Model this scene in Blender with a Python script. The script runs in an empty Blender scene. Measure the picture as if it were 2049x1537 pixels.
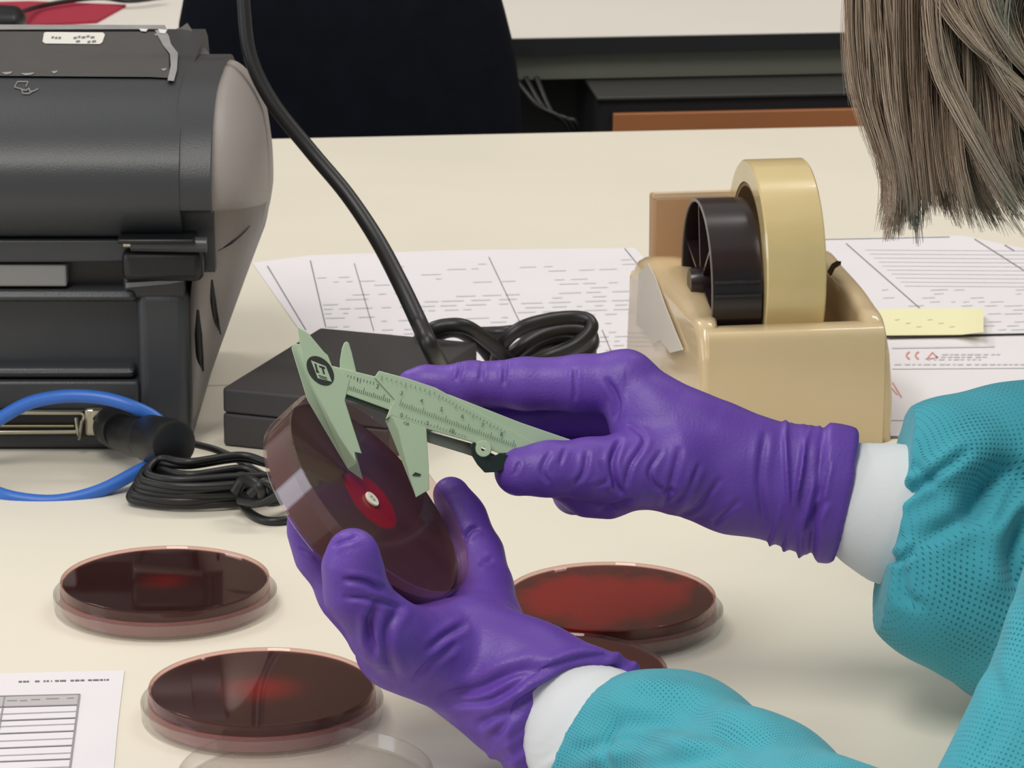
import bpy, bmesh, math, random
import numpy as np
from mathutils import Vector, Matrix

random.seed(7)
rng = np.random.default_rng(7)

# ------------------------------------------------------------------ camera, world, lights, exposure
FPX, CX, CY = 7500.0, 1024.5, 768.5
PITCH = math.radians(15.53)
TZ = 0.75                       # table top height
H = 0.497                       # camera height above the table
CAM = Vector((0, 0, TZ + H))
RV = Vector((1, 0, 0)); FV = Vector((0, math.cos(PITCH), -math.sin(PITCH))); UV = Vector((0, math.sin(PITCH), math.cos(PITCH)))
C = bpy.context.scene.collection
LOCAL = False

cam = bpy.data.cameras.new('camera'); co = bpy.data.objects.new('camera', cam); C.objects.link(co)
co.location = CAM; co.rotation_euler = (math.pi / 2 - PITCH, 0, 0)
cam.sensor_width = 36; cam.lens = 36 * FPX / 2049.0; cam.clip_start = 0.05
cam.dof.use_dof = True; cam.dof.focus_distance = 1.40; cam.dof.aperture_fstop = 70
bpy.context.scene.camera = co
bpy.context.scene.cycles.transparent_max_bounces = 32
sc = bpy.context.scene
sc.view_settings.view_transform = 'Standard'; sc.view_settings.look = 'None'
sc.view_settings.exposure = 0.06; sc.view_settings.gamma = 1; sc.view_settings.use_curve_mapping = False
w = bpy.data.worlds.new('room_light'); sc.world = w; w.use_nodes = True
w.node_tree.nodes['Background'].inputs[0].default_value = (1.0, 0.97, 0.93, 1)
w.node_tree.nodes['Background'].inputs[1].default_value = 0.42

def area(name, loc, target, sx, sy, power, col):
    l = bpy.data.lights.new(name, 'AREA'); l.shape = 'RECTANGLE'; l.size = sx; l.size_y = sy; l.energy = power; l.color = col
    o = bpy.data.objects.new(name, l); C.objects.link(o); o.location = loc
    o.rotation_euler = (Vector(target) - Vector(loc)).to_track_quat('-Z', 'Y').to_euler()
    return o
area('ceiling_light', (-0.55, 0.35, 2.65), (-0.25, 0.95, 0.75), 0.6, 1.2, 26, (1, 0.965, 0.90))
area('ceiling_light', (1.1, 2.4, 2.75), (1.0, 2.4, 0.75), 0.3, 1.2, 16, (1, 0.965, 0.90))
area('ceiling_light', (-1.2, 2.9, 2.75), (-1.2, 2.9, 0.75), 0.3, 1.2, 16, (1, 0.965, 0.90))
area('window_light', (-3.0, 0.6, 1.6), (0, 1.4, 0.8), 1.0, 1.0, 14, (0.72, 0.84, 1.0))

# ------------------------------------------------------------------ helpers: pixel rays to points
def P(px, py, d):
    return CAM + d * (FV + RV * ((px - CX) / FPX) - UV * ((py - CY) / FPX))
def G(px, py, z=0.0):
    dirv = FV + RV * ((px - CX) / FPX) - UV * ((py - CY) / FPX)
    return CAM + dirv * ((H - z) / -dirv.z)
def V(px, py, Y):
    dirv = FV + RV * ((px - CX) / FPX) - UV * ((py - CY) / FPX)
    return CAM + dirv * (Y / dirv.y)
def proj(v):            # world metres (N,3) -> pixel arrays
    q = v - np.array(CAM)
    d = q @ np.array(FV)
    return CX + FPX * (q @ np.array(RV)) / d, CY - FPX * (q @ np.array(UV)) / d, d

# ------------------------------------------------------------------ materials
def s2l(c):
    return tuple(((x / 255) / 12.92 if x <= 10 else (((x / 255) + 0.055) / 1.055) ** 2.4) for x in c)
MATS = {}
def mat(name, rgb, rough=0.5, metal=0.0, spec=0.5, bump=0.0, bscale=200, var=0.0, coat=0.0, vscale=30, emis=None, sheen=0.0, sss=0.0):
    if name in MATS: return MATS[name]
    m = bpy.data.materials.new(name); m.use_nodes = True
    nt = m.node_tree; b = nt.nodes['Principled BSDF']
    col = (*s2l(rgb), 1)
    b.inputs['Base Color'].default_value = col
    b.inputs['Roughness'].default_value = rough; b.inputs['Metallic'].default_value = metal
    b.inputs['Specular IOR Level'].default_value = spec; b.inputs['Coat Weight'].default_value = coat
    b.inputs['Coat Roughness'].default_value = 0.03
    b.inputs['Sheen Weight'].default_value = sheen
    if sss: b.inputs['Subsurface Weight'].default_value = sss; b.inputs['Subsurface Radius'].default_value = (0.004, 0.004, 0.004); b.inputs['Subsurface Scale'].default_value = 1
    tc = nt.nodes.new('ShaderNodeTexCoord')
    if var:
        n = nt.nodes.new('ShaderNodeTexNoise'); n.inputs['Scale'].default_value = vscale; n.inputs['Detail'].default_value = 4
        nt.links.new(tc.outputs['Object'], n.inputs['Vector'])
        r = nt.nodes.new('ShaderNodeValToRGB'); r.color_ramp.elements[0].position = 0.3; r.color_ramp.elements[1].position = 0.7
        r.color_ramp.elements[0].color = (*[c * (1 - var) for c in col[:3]], 1); r.color_ramp.elements[1].color = (*[min(1, c * (1 + var)) for c in col[:3]], 1)
        nt.links.new(n.outputs['Fac'], r.inputs['Fac']); nt.links.new(r.outputs['Color'], b.inputs['Base Color'])
    if bump:
        n = nt.nodes.new('ShaderNodeTexNoise'); n.inputs['Scale'].default_value = bscale; n.inputs['Detail'].default_value = 3
        nt.links.new(tc.outputs['Object'], n.inputs['Vector'])
        bp = nt.nodes.new('ShaderNodeBump'); bp.inputs['Strength'].default_value = bump; bp.inputs['Distance'].default_value = 0.001
        nt.links.new(n.outputs['Fac'], bp.inputs['Height']); nt.links.new(bp.outputs['Normal'], b.inputs['Normal'])
    MATS[name] = m
    return m

def clear_mat(name, tint, gloss=0.35, rough=0.03, body=0.06, bodycol=(230, 225, 220)):
    m = bpy.data.materials.new(name); m.use_nodes = True; nt = m.node_tree; nt.nodes.clear()
    out = nt.nodes.new('ShaderNodeOutputMaterial')
    tr = nt.nodes.new('ShaderNodeBsdfTransparent'); tr.inputs[0].default_value = (*tint, 1)
    gl = nt.nodes.new('ShaderNodeBsdfGlossy'); gl.inputs['Roughness'].default_value = rough
    df = nt.nodes.new('ShaderNodeBsdfDiffuse'); df.inputs[0].default_value = (*s2l(bodycol), 1)
    lw = nt.nodes.new('ShaderNodeLayerWeight'); lw.inputs[0].default_value = 0.5
    pw = nt.nodes.new('ShaderNodeMath'); pw.operation = 'POWER'; pw.inputs[1].default_value = 3.0; nt.links.new(lw.outputs['Facing'], pw.inputs[0])
    ml = nt.nodes.new('ShaderNodeMath'); ml.operation = 'MULTIPLY_ADD'; ml.inputs[1].default_value = gloss; ml.inputs[2].default_value = 0.035; nt.links.new(pw.outputs[0], ml.inputs[0])
    m1 = nt.nodes.new('ShaderNodeMixShader'); m1.inputs[0].default_value = body
    nt.links.new(tr.outputs[0], m1.inputs[1]); nt.links.new(df.outputs[0], m1.inputs[2])
    m2 = nt.nodes.new('ShaderNodeMixShader'); nt.links.new(ml.outputs[0], m2.inputs[0])
    nt.links.new(m1.outputs[0], m2.inputs[1]); nt.links.new(gl.outputs[0], m2.inputs[2]); nt.links.new(m2.outputs[0], out.inputs[0])
    return m
CLEAR = clear_mat('clear_plastic', (0.985, 0.98, 0.975), gloss=0.75, body=0.03)
CLEARPINK = clear_mat('pink_tinted_plastic', (0.96, 0.88, 0.87), gloss=0.6, body=0.05, bodycol=(200, 150, 145))
PINKWALL = clear_mat('pink_dish_wall', (0.95, 0.84, 0.83), gloss=0.5, body=0.28, bodycol=(196, 140, 138))

CLEARB = clear_mat('clear_dish_base', (0.93, 0.76, 0.74), gloss=0.6, body=0.01)
def agar_mat(name, base, halo, r0, r1, rough=0.10, coat=0.0, patch=None):
    """blood agar: colour changes with the distance from the centre of the dish (the growth); patch mottles it with painted dark reflections"""
    m = bpy.data.materials.new(name); m.use_nodes = True; nt = m.node_tree; b = nt.nodes['Principled BSDF']
    tc = nt.nodes.new('ShaderNodeTexCoord'); ln = nt.nodes.new('ShaderNodeVectorMath'); ln.operation = 'LENGTH'
    mul = nt.nodes.new('ShaderNodeVectorMath'); mul.operation = 'MULTIPLY'; mul.inputs[1].default_value = (1, 1, 0)
    nt.links.new(tc.outputs['Object'], mul.inputs[0]); nt.links.new(mul.outputs[0], ln.inputs[0])
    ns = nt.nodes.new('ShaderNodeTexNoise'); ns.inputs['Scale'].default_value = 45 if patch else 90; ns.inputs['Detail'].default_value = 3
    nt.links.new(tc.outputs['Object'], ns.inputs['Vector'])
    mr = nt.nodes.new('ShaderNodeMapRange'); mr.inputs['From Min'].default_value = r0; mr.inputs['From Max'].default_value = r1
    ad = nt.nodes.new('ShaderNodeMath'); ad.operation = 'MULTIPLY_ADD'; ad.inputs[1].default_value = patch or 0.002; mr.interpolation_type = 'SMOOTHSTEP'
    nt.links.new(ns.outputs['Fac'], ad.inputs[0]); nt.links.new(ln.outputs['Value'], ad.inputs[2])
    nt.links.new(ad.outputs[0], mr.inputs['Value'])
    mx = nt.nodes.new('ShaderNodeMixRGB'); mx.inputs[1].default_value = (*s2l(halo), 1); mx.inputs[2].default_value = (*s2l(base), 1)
    nt.links.new(mr.outputs[0], mx.inputs[0]); nt.links.new(mx.outputs[0], b.inputs['Base Color'])
    b.inputs['Roughness'].default_value = rough; b.inputs['Coat Weight'].default_value = coat; b.inputs['Coat Roughness'].default_value = 0.02
    b.inputs['Specular IOR Level'].default_value = 0.4
    return m

M_CREAM = mat('cream_laminate', (232, 225, 209), 0.42, spec=0.35, var=0.02, vscale=8)
M_WHITE = mat('white_laminate', (236, 230, 222), 0.4, var=0.02, vscale=5)
M_EDGE = mat('black_edging', (28, 29, 32), 0.5)
M_RAIL = mat('greygreen_metal', (118, 120, 108), 0.5)
M_DARK = mat('dark_underside', (24, 25, 28), 0.7)
M_NAVY = mat('black_navy_fabric', (20, 22, 30), 0.95, spec=0.1, bump=0.4, bscale=900, var=0.15, vscale=40)
M_ORANGE = mat('orange_beech', (176, 112, 68), 0.5, var=0.06, vscale=12)
M_PBLK = mat('charcoal_plastic', (56, 58, 62), 0.38, bump=0.15, bscale=1500)
M_PDRK = mat('black_plastic', (22, 22, 24), 0.4)
M_PGRY = mat('warm_grey_plastic', (158, 150, 146), 0.5, bump=0.12, bscale=1500)
M_PLAB = mat('dark_grey_label', (72, 69, 68), 0.55, var=0.06, vscale=60)
M_WORN = mat('worn_light_grey', (150, 149, 150), 0.4, var=0.1, vscale=90)
M_LIGHTG = mat('pale_grey_plastic', (128, 128, 128), 0.35)
M_METAL = mat('nickel_metal', (190, 184, 165), 0.28, metal=0.9)
M_STICK = mat('white_sticker', (222, 219, 212), 0.6)
M_INK = mat('grey_ink', (120, 118, 122), 0.8)
M_INKD = mat('dark_ink', (50, 52, 50), 0.8)
M_INKR = mat('red_ink', (222, 150, 138), 0.8)
M_PAPER = mat('white_paper', (228, 224, 228), 0.8, spec=0.2, var=0.015, vscale=20)
M_YEL = mat('yellow_paper', (236, 232, 190), 0.8, spec=0.2)
M_BLUE = mat('blue_rubber', (52, 108, 198), 0.4, spec=0.5)
M_RUB = mat('black_rubber', (25, 25, 26), 0.42, spec=0.5)
M_BRICK = mat('adapter_black', (62, 60, 61), 0.5, bump=0.2, bscale=1200)
M_BEIGE = mat('beige_plastic', (214, 190, 150), 0.22, spec=0.5, coat=0.4, var=0.02)
M_BEIGED = mat('brown_plate', (190, 150, 112), 0.5)
M_CORE = mat('dark_brown_plastic', (38, 27, 29), 0.25, spec=0.6)
M_TAPE = mat('amber_clear_tape', (213, 190, 136), 0.25, spec=0.6, coat=0.5, var=0.06, vscale=25)
M_MINT = mat('mint_green_plastic', (176, 196, 166), 0.33, spec=0.5, var=0.02)
M_RED = mat('crimson_mat', (165, 38, 62), 0.8)
M_AMBER = mat('amber_button', (205, 120, 30), 0.4)
M_FLOOR = mat('grey_vinyl', (92, 92, 94), 0.6, var=0.1, vscale=5)
M_DISC = mat('white_disc', (226, 220, 205), 0.9, spec=0.1)
M_SKIN = mat('skin', (205, 160, 138), 0.5, sss=0.1)
M_TROU = mat('dark_trousers', (38, 42, 58), 0.9)
M_CUFF = mat('white_knit', (222, 224, 226), 0.9, spec=0.1, sheen=0.3)

def glove_mat():
    m = mat('purple_nitrile', (102, 67, 166), 0.46, spec=0.42, bump=0.16, bscale=900, var=0.05, vscale=70)
    return m
M_GLOVE = glove_mat()
def gown_mat():
    m = bpy.data.materials.new('teal_gown_fabric'); m.use_nodes = True; nt = m.node_tree; b = nt.nodes['Principled BSDF']
    b.inputs['Roughness'].default_value = 0.8; b.inputs['Specular IOR Level'].default_value = 0.2; b.inputs['Sheen Weight'].default_value = 0.15
    uv = nt.nodes.new('ShaderNodeUVMap'); uv.uv_map = 'UVMap'
    sep = nt.nodes.new('ShaderNodeSeparateXYZ')
    ns = nt.nodes.new('ShaderNodeTexNoise'); ns.inputs['Scale'].default_value = 30
    nt.links.new(uv.outputs[0], ns.inputs['Vector'])
    mixv = nt.nodes.new('ShaderNodeMixRGB'); mixv.blend_type = 'ADD'; mixv.inputs[0].default_value = 0.004
    nt.links.new(uv.outputs[0], mixv.inputs[1]); nt.links.new(ns.outputs['Color'], mixv.inputs[2])
    sc_ = nt.nodes.new('ShaderNodeVectorMath'); sc_.operation = 'SCALE'; sc_.inputs['Scale'].default_value = 1 / 0.00175
    nt.links.new(mixv.outputs[0], sc_.inputs[0])
    fr = nt.nodes.new('ShaderNodeVectorMath'); fr.operation = 'FRACTION'; nt.links.new(sc_.outputs[0], fr.inputs[0])
    sb = nt.nodes.new('ShaderNodeVectorMath'); sb.operation = 'SUBTRACT'; sb.inputs[1].default_value = (0.5, 0.5, 0)
    nt.links.new(fr.outputs[0], sb.inputs[0])
    ml = nt.nodes.new('ShaderNodeVectorMath'); ml.operation = 'MULTIPLY'; ml.inputs[1].default_value = (1, 1, 0); nt.links.new(sb.outputs[0], ml.inputs[0])
    ln = nt.nodes.new('ShaderNodeVectorMath'); ln.operation = 'LENGTH'; nt.links.new(ml.outputs[0], ln.inputs[0])
    # dots come and go with the cloth
    n2 = nt.nodes.new('ShaderNodeTexNoise'); n2.inputs['Scale'].default_value = 45; nt.links.new(uv.outputs[0], n2.inputs['Vector'])
    th = nt.nodes.new('ShaderNodeMapRange'); th.inputs['From Min'].default_value = 0.35; th.inputs['From Max'].default_value = 0.65
    th.inputs['To Min'].default_value = 0.07; th.inputs['To Max'].default_value = 0.24
    nt.links.new(n2.outputs['Fac'], th.inputs['Value'])
    ds = nt.nodes.new('ShaderNodeMath'); ds.operation = 'SUBTRACT'; nt.links.new(th.outputs[0], ds.inputs[0]); nt.links.new(ln.outputs['Value'], ds.inputs[1])
    mr = nt.nodes.new('ShaderNodeMapRange'); mr.inputs['From Min'].default_value = -0.08; mr.inputs['From Max'].default_value = 0.1
    nt.links.new(ds.outputs[0], mr.inputs['Value'])
    mx = nt.nodes.new('ShaderNodeMixRGB'); mx.inputs[1].default_value = (*s2l((70, 164, 180)), 1); mx.inputs[2].default_value = (*s2l((36, 118, 134)), 1)
    nt.links.new(mr.outputs[0], mx.inputs[0]); nt.links.new(mx.outputs[0], b.inputs['Base Color'])
    bp = nt.nodes.new('ShaderNodeBump'); bp.inputs['Strength'].default_value = 0.5; bp.inputs['Distance'].default_value = 0.0005; bp.invert = True
    nt.links.new(mr.outputs[0], bp.inputs['Height']); nt.links.new(bp.outputs['Normal'], b.inputs['Normal'])
    return m
M_GOWN = gown_mat()

# ------------------------------------------------------------------ mesh helpers
def tag(o, label=None, cat=None, group=None, kind=None):
    if label: o['label'] = label
    if cat: o['category'] = cat
    if group: o['group'] = group
    if kind: o['kind'] = kind
    return o
def empty(name, loc, label=None, cat=None, group=None):
    o = bpy.data.objects.new(name, None); C.objects.link(o); o.location = loc; o.empty_display_size = 0.02
    return tag(o, label, cat, group)
bpy.context.view_layer.update()
def link(name, me, m, parent=None, smooth=True, bevel=None, angle=None):
    o = bpy.data.objects.new(name, me); C.objects.link(o)
    if m is not None: me.materials.append(m)
    if smooth:
        me.polygons.foreach_set('use_smooth', [True] * len(me.polygons))
        if angle: me.set_sharp_from_angle(angle=math.radians(angle))
    if bevel:
        b = o.modifiers.new('bevel', 'BEVEL'); b.width = bevel; b.segments = 3; b.limit_method = 'ANGLE'; b.angle_limit = math.radians(35)
    if parent is not None:
        o.parent = parent
        if not LOCAL: o.matrix_parent_inverse = Matrix.LocRotScale(parent.location, parent.rotation_euler, None).inverted()
    return o
def mesh(name, verts, faces, m, parent=None, smooth=False, bevel=None, angle=None):
    me = bpy.data.meshes.new(name); me.from_pydata([tuple(v) for v in verts], [], faces); me.update()
    return link(name, me, m, parent, smooth or bool(bevel), bevel, angle or (35 if bevel else None))
def fixn(o):
    bm = bmesh.new(); bm.from_mesh(o.data); bmesh.ops.recalc_face_normals(bm, faces=bm.faces); bm.to_mesh(o.data); bm.free(); return o
def box(name, c, size, m, parent=None, rotz=0.0, bevel=None):
    sx, sy, sz = [s / 2 for s in size]; R = Matrix.Rotation(rotz, 3, 'Z'); c = Vector(c)
    vs = [c + R @ Vector((x, y, z)) for x in (-sx, sx) for y in (-sy, sy) for z in (-sz, sz)]
    fs = [(0, 1, 3, 2), (4, 6, 7, 5), (0, 4, 5, 1), (2, 3, 7, 6), (0, 2, 6, 4), (1, 5, 7, 3)]
    return mesh(name, vs, fs, m, parent, bevel=bevel)
def prism(name, bottom, top, m, parent=None, bevel=None, smooth=False, angle=None):
    n = len(bottom); vs = list(bottom) + list(top)
    fs = [tuple(range(n))[::-1], tuple(range(n, 2 * n))] + [(i, (i + 1) % n, n + (i + 1) % n, n + i) for i in range(n)]
    o = mesh(name, vs, fs, m, parent, smooth=smooth, bevel=bevel, angle=angle); return fixn(o)
def catmull(pts, k=10):
    pts = [Vector(p) for p in pts]; q = [2 * pts[0] - pts[1]] + pts + [2 * pts[-1] - pts[-2]]; out = []
    for i in range(1, len(q) - 2):
        for j in range(k):
            t = j / k; a, b, c, d = q[i - 1], q[i], q[i + 1], q[i + 2]
            out.append(0.5 * ((2 * b) + (c - a) * t + (2 * a - 5 * b + 4 * c - d) * t * t + (3 * b - a - 3 * c + d) * t ** 3))
    out.append(pts[-1]); return out
def tube_data(pts, r, n=12, closed=False):
    vs, fs = [], []; m = len(pts); up = Vector((0, 0.3, 1)).normalized(); prev = None
    for i, p in enumerate(pts):
        t = (pts[min(i + 1, m - 1)] - pts[max(i - 1, 0)]).normalized()
        if prev is None:
            a = t.orthogonal().normalized()
        else:
            a = (prev - t * prev.dot(t)).normalized()
        prev = a; b = t.cross(a); rr = r[i] if isinstance(r, (list, tuple)) else r
        for k in range(n):
            an = 2 * math.pi * k / n; vs.append(p + (a * math.cos(an) + b * math.sin(an)) * rr)
    for i in range(m - 1):
        for k in range(n):
            fs.append((i * n + k, i * n + (k + 1) % n, (i + 1) * n + (k + 1) % n, (i + 1) * n + k))
    fs.append(tuple(range(n))[::-1]); fs.append(tuple(range((m - 1) * n, m * n)))
    return vs, fs
def tube(name, pts, r, m, parent=None, k=10, n=12, smoothpath=True):
    q = catmull(pts, k) if smoothpath else [Vector(p) for p in pts]
    if isinstance(r, (list, tuple)):
        rr = [np.interp(i / (len(q) - 1), np.linspace(0, 1, len(r)), r) for i in range(len(q))]; rr = [float(x) for x in rr]
    else: rr = r
    vs, fs = tube_data(q, rr, n); return mesh(name, vs, fs, m, parent, smooth=True, angle=60)
def lathe(name, prof, m, parent=None, n=96, M=None, angle=40):
    """revolve (r,z) profile about local Z; M maps to the world (or the object keeps M as its matrix)"""
    vs, fs = [], []; k = len(prof)
    for i in range(n):
        a = 2 * math.pi * i / n
        for r, z in prof: vs.append(Vector((r * math.cos(a), r * math.sin(a), z)))
    for i in range(n):
        for j in range(k):
            a, b, c, d = i * k + j, ((i + 1) % n) * k + j, ((i + 1) % n) * k + (j + 1) % k, i * k + (j + 1) % k
            fs.append((a, b, c, d))
    me = bpy.data.meshes.new(name); me.from_pydata(vs, [], fs); me.update()
    bm = bmesh.new(); bm.from_mesh(me); bmesh.ops.remove_doubles(bm, verts=bm.verts, dist=1e-6); bmesh.ops.dissolve_degenerate(bm, edges=bm.edges, dist=1e-7)
    bmesh.ops.recalc_face_normals(bm, faces=bm.faces); bm.to_mesh(me); bm.free()
    o = bpy.data.objects.new(name, me); C.objects.link(o); me.materials.append(m)
    me.polygons.foreach_set('use_smooth', [True] * len(me.polygons)); me.set_sharp_from_angle(angle=math.radians(angle))
    if M is not None: o.matrix_world = M
    if parent is not None: o.parent = parent
    return o
def quads(name, rects, m, parent=None, frame=None):
    """flat print: each rect a list of 4 world points"""
    vs, fs = [], []
    for r in rects:
        b = len(vs); vs += list(r); fs.append(tuple(range(b, b + len(r))))
    return mesh(name, vs, fs, m, parent)
def text_mesh(name, s, size, origin, right, up, m, parent=None, bold=0.0):
    cu = bpy.data.curves.new('t', 'FONT'); cu.body = s; cu.size = size; cu.offset = bold; cu.fill_mode = 'FRONT'; cu.resolution_u = 3
    o = bpy.data.objects.new('t', cu); C.objects.link(o); bpy.context.view_layer.update()
    dg = bpy.context.evaluated_depsgraph_get(); me = bpy.data.meshes.new_from_object(o.evaluated_get(dg)); bpy.data.objects.remove(o)
    right = Vector(right); up = Vector(up)
    for v in me.vertices: v.co = Vector(origin) + right * v.co.x + up * v.co.y
    me.materials.clear()
    return link(name, me, m, parent, smooth=False)

# ------------------------------------------------------------------ implicit bodies (gloves, sleeves, figure)
def smin(a, b, k):
    h = np.clip(0.5 + 0.5 * (b - a) / k, 0, 1)
    return b * (1 - h) + a * h - k * h * (1 - h)
def cone_sdf(X, Y, Z, a, b, ra, rb, ys=1.0):
    ax, ay, az = a; bx, by, bz = b
    dx, dy, dz = bx - ax, (by - ay), bz - az
    L = dx * dx + dy * dy + dz * dz + 1e-12
    t = np.clip(((X - ax) * dx + (Y - ay) * dy + (Z - az) * dz) / L, 0, 1)
    ex = X - (ax + t * dx); ey = (Y - (ay + t * dy)) * ys; ez = Z - (az + t * dz)
    return np.sqrt(ex * ex + ey * ey + ez * ez) - (ra + t * (rb - ra))
def surface_nets(F, org, h):
    nx, ny, nz = F.shape
    ins = F < 0
    idx = -np.ones((nx - 1, ny - 1, nz - 1), dtype=np.int64)
    cnt = np.zeros((nx - 1, ny - 1, nz - 1), np.int16)
    for i in (0, 1):
        for j in (0, 1):
            for k in (0, 1): cnt += ins[i:nx - 1 + i, j:ny - 1 + j, k:nz - 1 + k]
    act = (cnt > 0) & (cnt < 8)
    ci, cj, ck = np.nonzero(act); n = len(ci); idx[ci, cj, ck] = np.arange(n)
    acc = np.zeros((n, 3)); num = np.zeros(n)
    cor = [(i, j, k) for i in (0, 1) for j in (0, 1) for k in (0, 1)]
    vals = {c: F[ci + c[0], cj + c[1], ck + c[2]] for c in cor}
    for c in cor:
        for ax in range(3):
            if c[ax] == 0:
                d = list(c); d[ax] = 1; d = tuple(d); f0, f1 = vals[c], vals[d]
                x = (f0 < 0) != (f1 < 0); t = np.where(x, f0 / np.where(x, f0 - f1, 1), 0)
                p = np.array(c, float)[None, :] * np.ones((n, 1)); p[:, ax] += t
                acc[x] += p[x]; num += x
    v = acc / num[:, None] + np.stack([ci, cj, ck], 1)
    v = v * h + np.array(org)
    quads_ = []
    for ax in range(3):
        a = [slice(1, -1)] * 3; a[ax] = slice(0, -1); b = [slice(1, -1)] * 3; b[ax] = slice(1, None)
        s0 = ins[tuple(a)]; s1 = ins[tuple(b)]; x = s0 != s1
        I = np.nonzero(x); off = [np.array(q) for q in I]
        base = [off[q] + (0 if q == ax else 1) for q in range(3)]
        u, w_ = (ax + 1) % 3, (ax + 2) % 3
        def at(du, dw):
            c = [base[0].copy(), base[1].copy(), base[2].copy()]; c[u] = c[u] - du; c[w_] = c[w_] - dw
            return idx[c[0], c[1], c[2]]
        q = np.stack([at(1, 1), at(0, 1), at(0, 0), at(1, 0)], 1)
        flip = ~s0[x]; q[flip] = q[flip][:, ::-1]; quads_.append(q)
    return v, np.concatenate(quads_)
def vnormals(v, q):
    n = np.cross(v[q[:, 2]] - v[q[:, 0]], v[q[:, 3]] - v[q[:, 1]]); N = np.zeros_like(v)
    for k in range(4): np.add.at(N, q[:, k], n)
    return N / (np.linalg.norm(N, axis=1)[:, None] + 1e-12)
def seg_dist(px, py, line):
    d = np.full(px.shape, 1e9)
    for (x0, y0), (x1, y1) in zip(line[:-1], line[1:]):
        dx, dy = x1 - x0, y1 - y0; L = dx * dx + dy * dy + 1e-9
        t = np.clip(((px - x0) * dx + (py - y0) * dy) / L, 0, 1)
        d = np.minimum(d, np.hypot(px - x0 - t * dx, py - y0 - t * dy))
    return d
def taper(px, py, line):
    (x0, y0), (x1, y1) = line[0], line[-1]; dx, dy = x1 - x0, y1 - y0; L = dx * dx + dy * dy + 1e-9
    t = ((px - x0) * dx + (py - y0) * dy) / L
    return np.clip(np.minimum(t + 0.12, 1.12 - t) * 3.5, 0, 1)
def node(px, py, d, r): p = P(px, py, d); return (np.array(p), r * d / FPX)
def implicit(name, chains, h, m, parent=None, k=0.006, cut=None, creases=(), disp=None, uvaxis=None, smoothit=1, carve=()):
    """chains: list of dict(nodes=[(px,py,depth,r_px)...] or world=[((x,y,z),r)...], ys, k)"""
    segs = []
    for c in chains:
        nd = [node(*q) for q in c['px']] if 'px' in c else [(np.array(q[0], float), q[1]) for q in c['world']]
        if len(nd) == 1: nd = nd * 2
        for a, b in zip(nd[:-1], nd[1:]): segs.append((a[0], b[0], a[1], b[1], c.get('ys', 1.0), c.get('k', k)))
    lo = np.min([np.minimum(s[0] - s[2], s[1] - s[3]) for s in segs], 0) - 3 * h - 0.002
    hi = np.max([np.maximum(s[0] + s[2], s[1] + s[3]) for s in segs], 0) + 3 * h + 0.002
    n = np.ceil((hi - lo) / h).astype(int) + 1
    X = (lo[0] + np.arange(n[0]) * h)[:, None, None].astype(np.float32); Y = (lo[1] + np.arange(n[1]) * h)[None, :, None].astype(np.float32); Z = (lo[2] + np.arange(n[2]) * h)[None, None, :].astype(np.float32)
    F = None
    for a, b, ra, rb, ys, kk in segs:
        d = cone_sdf(X, Y, Z, a, b, ra, rb, ys).astype(np.float32)
        F = d if F is None else smin(F, d, kk)
    for a, b, ra, rb in carve:
        F = np.maximum(F, -cone_sdf(X, Y, Z, a, b, ra, rb))
    for (p0, nrm) in (cut or []):
        pl = (X - p0[0]) * nrm[0] + (Y - p0[1]) * nrm[1] + (Z - p0[2]) * nrm[2]
        F = np.maximum(F, pl)
    F = np.broadcast_to(F, tuple(n)).copy()
    v, q = surface_nets(F, lo, h)
    for _ in range(smoothit):
        acc = np.zeros_like(v); ct = np.zeros(len(v))
        for i in range(4):
            for j in ((i + 1) % 4, (i + 3) % 4):
                np.add.at(acc, q[:, i], v[q[:, j]]); np.add.at(ct, q[:, i], 1)
        v = v * 0.5 + 0.5 * acc / ct[:, None]
    N = vnormals(v, q)
    px, py, dd = proj(v); vd = (v - np.array(CAM)); vd /= np.linalg.norm(vd, axis=1)[:, None]
    face = np.clip((-(N * vd).sum(1) + 0.25) * 2.2, 0, 1)
    D = np.zeros(len(v))
    for c in creases:
        line, wd, dp = c[0], c[1], c[2]; line = [(q.x, q.y) for q in catmull([Vector((a_, b_, 0)) for a_, b_ in line], 6)]; dist = seg_dist(px, py, line); tp = taper(px, py, line)
        sel = tp * face * (1.4 * dp * dd / FPX)
        D += sel * (-np.exp(-(dist / wd) ** 2) + 0.38 * np.exp(-((dist - 2.1 * wd) / (1.2 * wd)) ** 2))
    if disp: D += disp(v, N, px, py, dd)
    v = v + N * D[:, None]
    me = bpy.data.meshes.new(name); me.vertices.add(len(v)); me.vertices.foreach_set('co', v.astype(np.float32).ravel())
    me.loops.add(len(q) * 4); me.loops.foreach_set('vertex_index', q.ravel().astype(np.int32)); me.polygons.add(len(q))
    me.polygons.foreach_set('loop_start', np.arange(0, len(q) * 4, 4, dtype=np.int32)); me.update(calc_edges=True)
    if uvaxis:
        a, b = np.array(uvaxis[0]), np.array(uvaxis[1]); ax = (b - a) / np.linalg.norm(b - a)
        e1 = np.cross(ax, [0, 1, 0]); e1 /= np.linalg.norm(e1); e2 = np.cross(ax, e1); e2 *= -1 if e2[1] > 0 else 1
        r = v - a; u = r @ ax; x = r @ e1; y = r @ e2; w_ = np.arctan2(x, y) * uvaxis[2]
        uvl = me.uv_layers.new(name='UVMap'); U = np.stack([u, w_], 1)[q.ravel()]
        U[:, 1] += 10; U[:, 0] += 10
        uvl.data.foreach_set('uv', U.astype(np.float32).ravel())
    me.validate()
    return link(name, me, m, parent, smooth=True)
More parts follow.
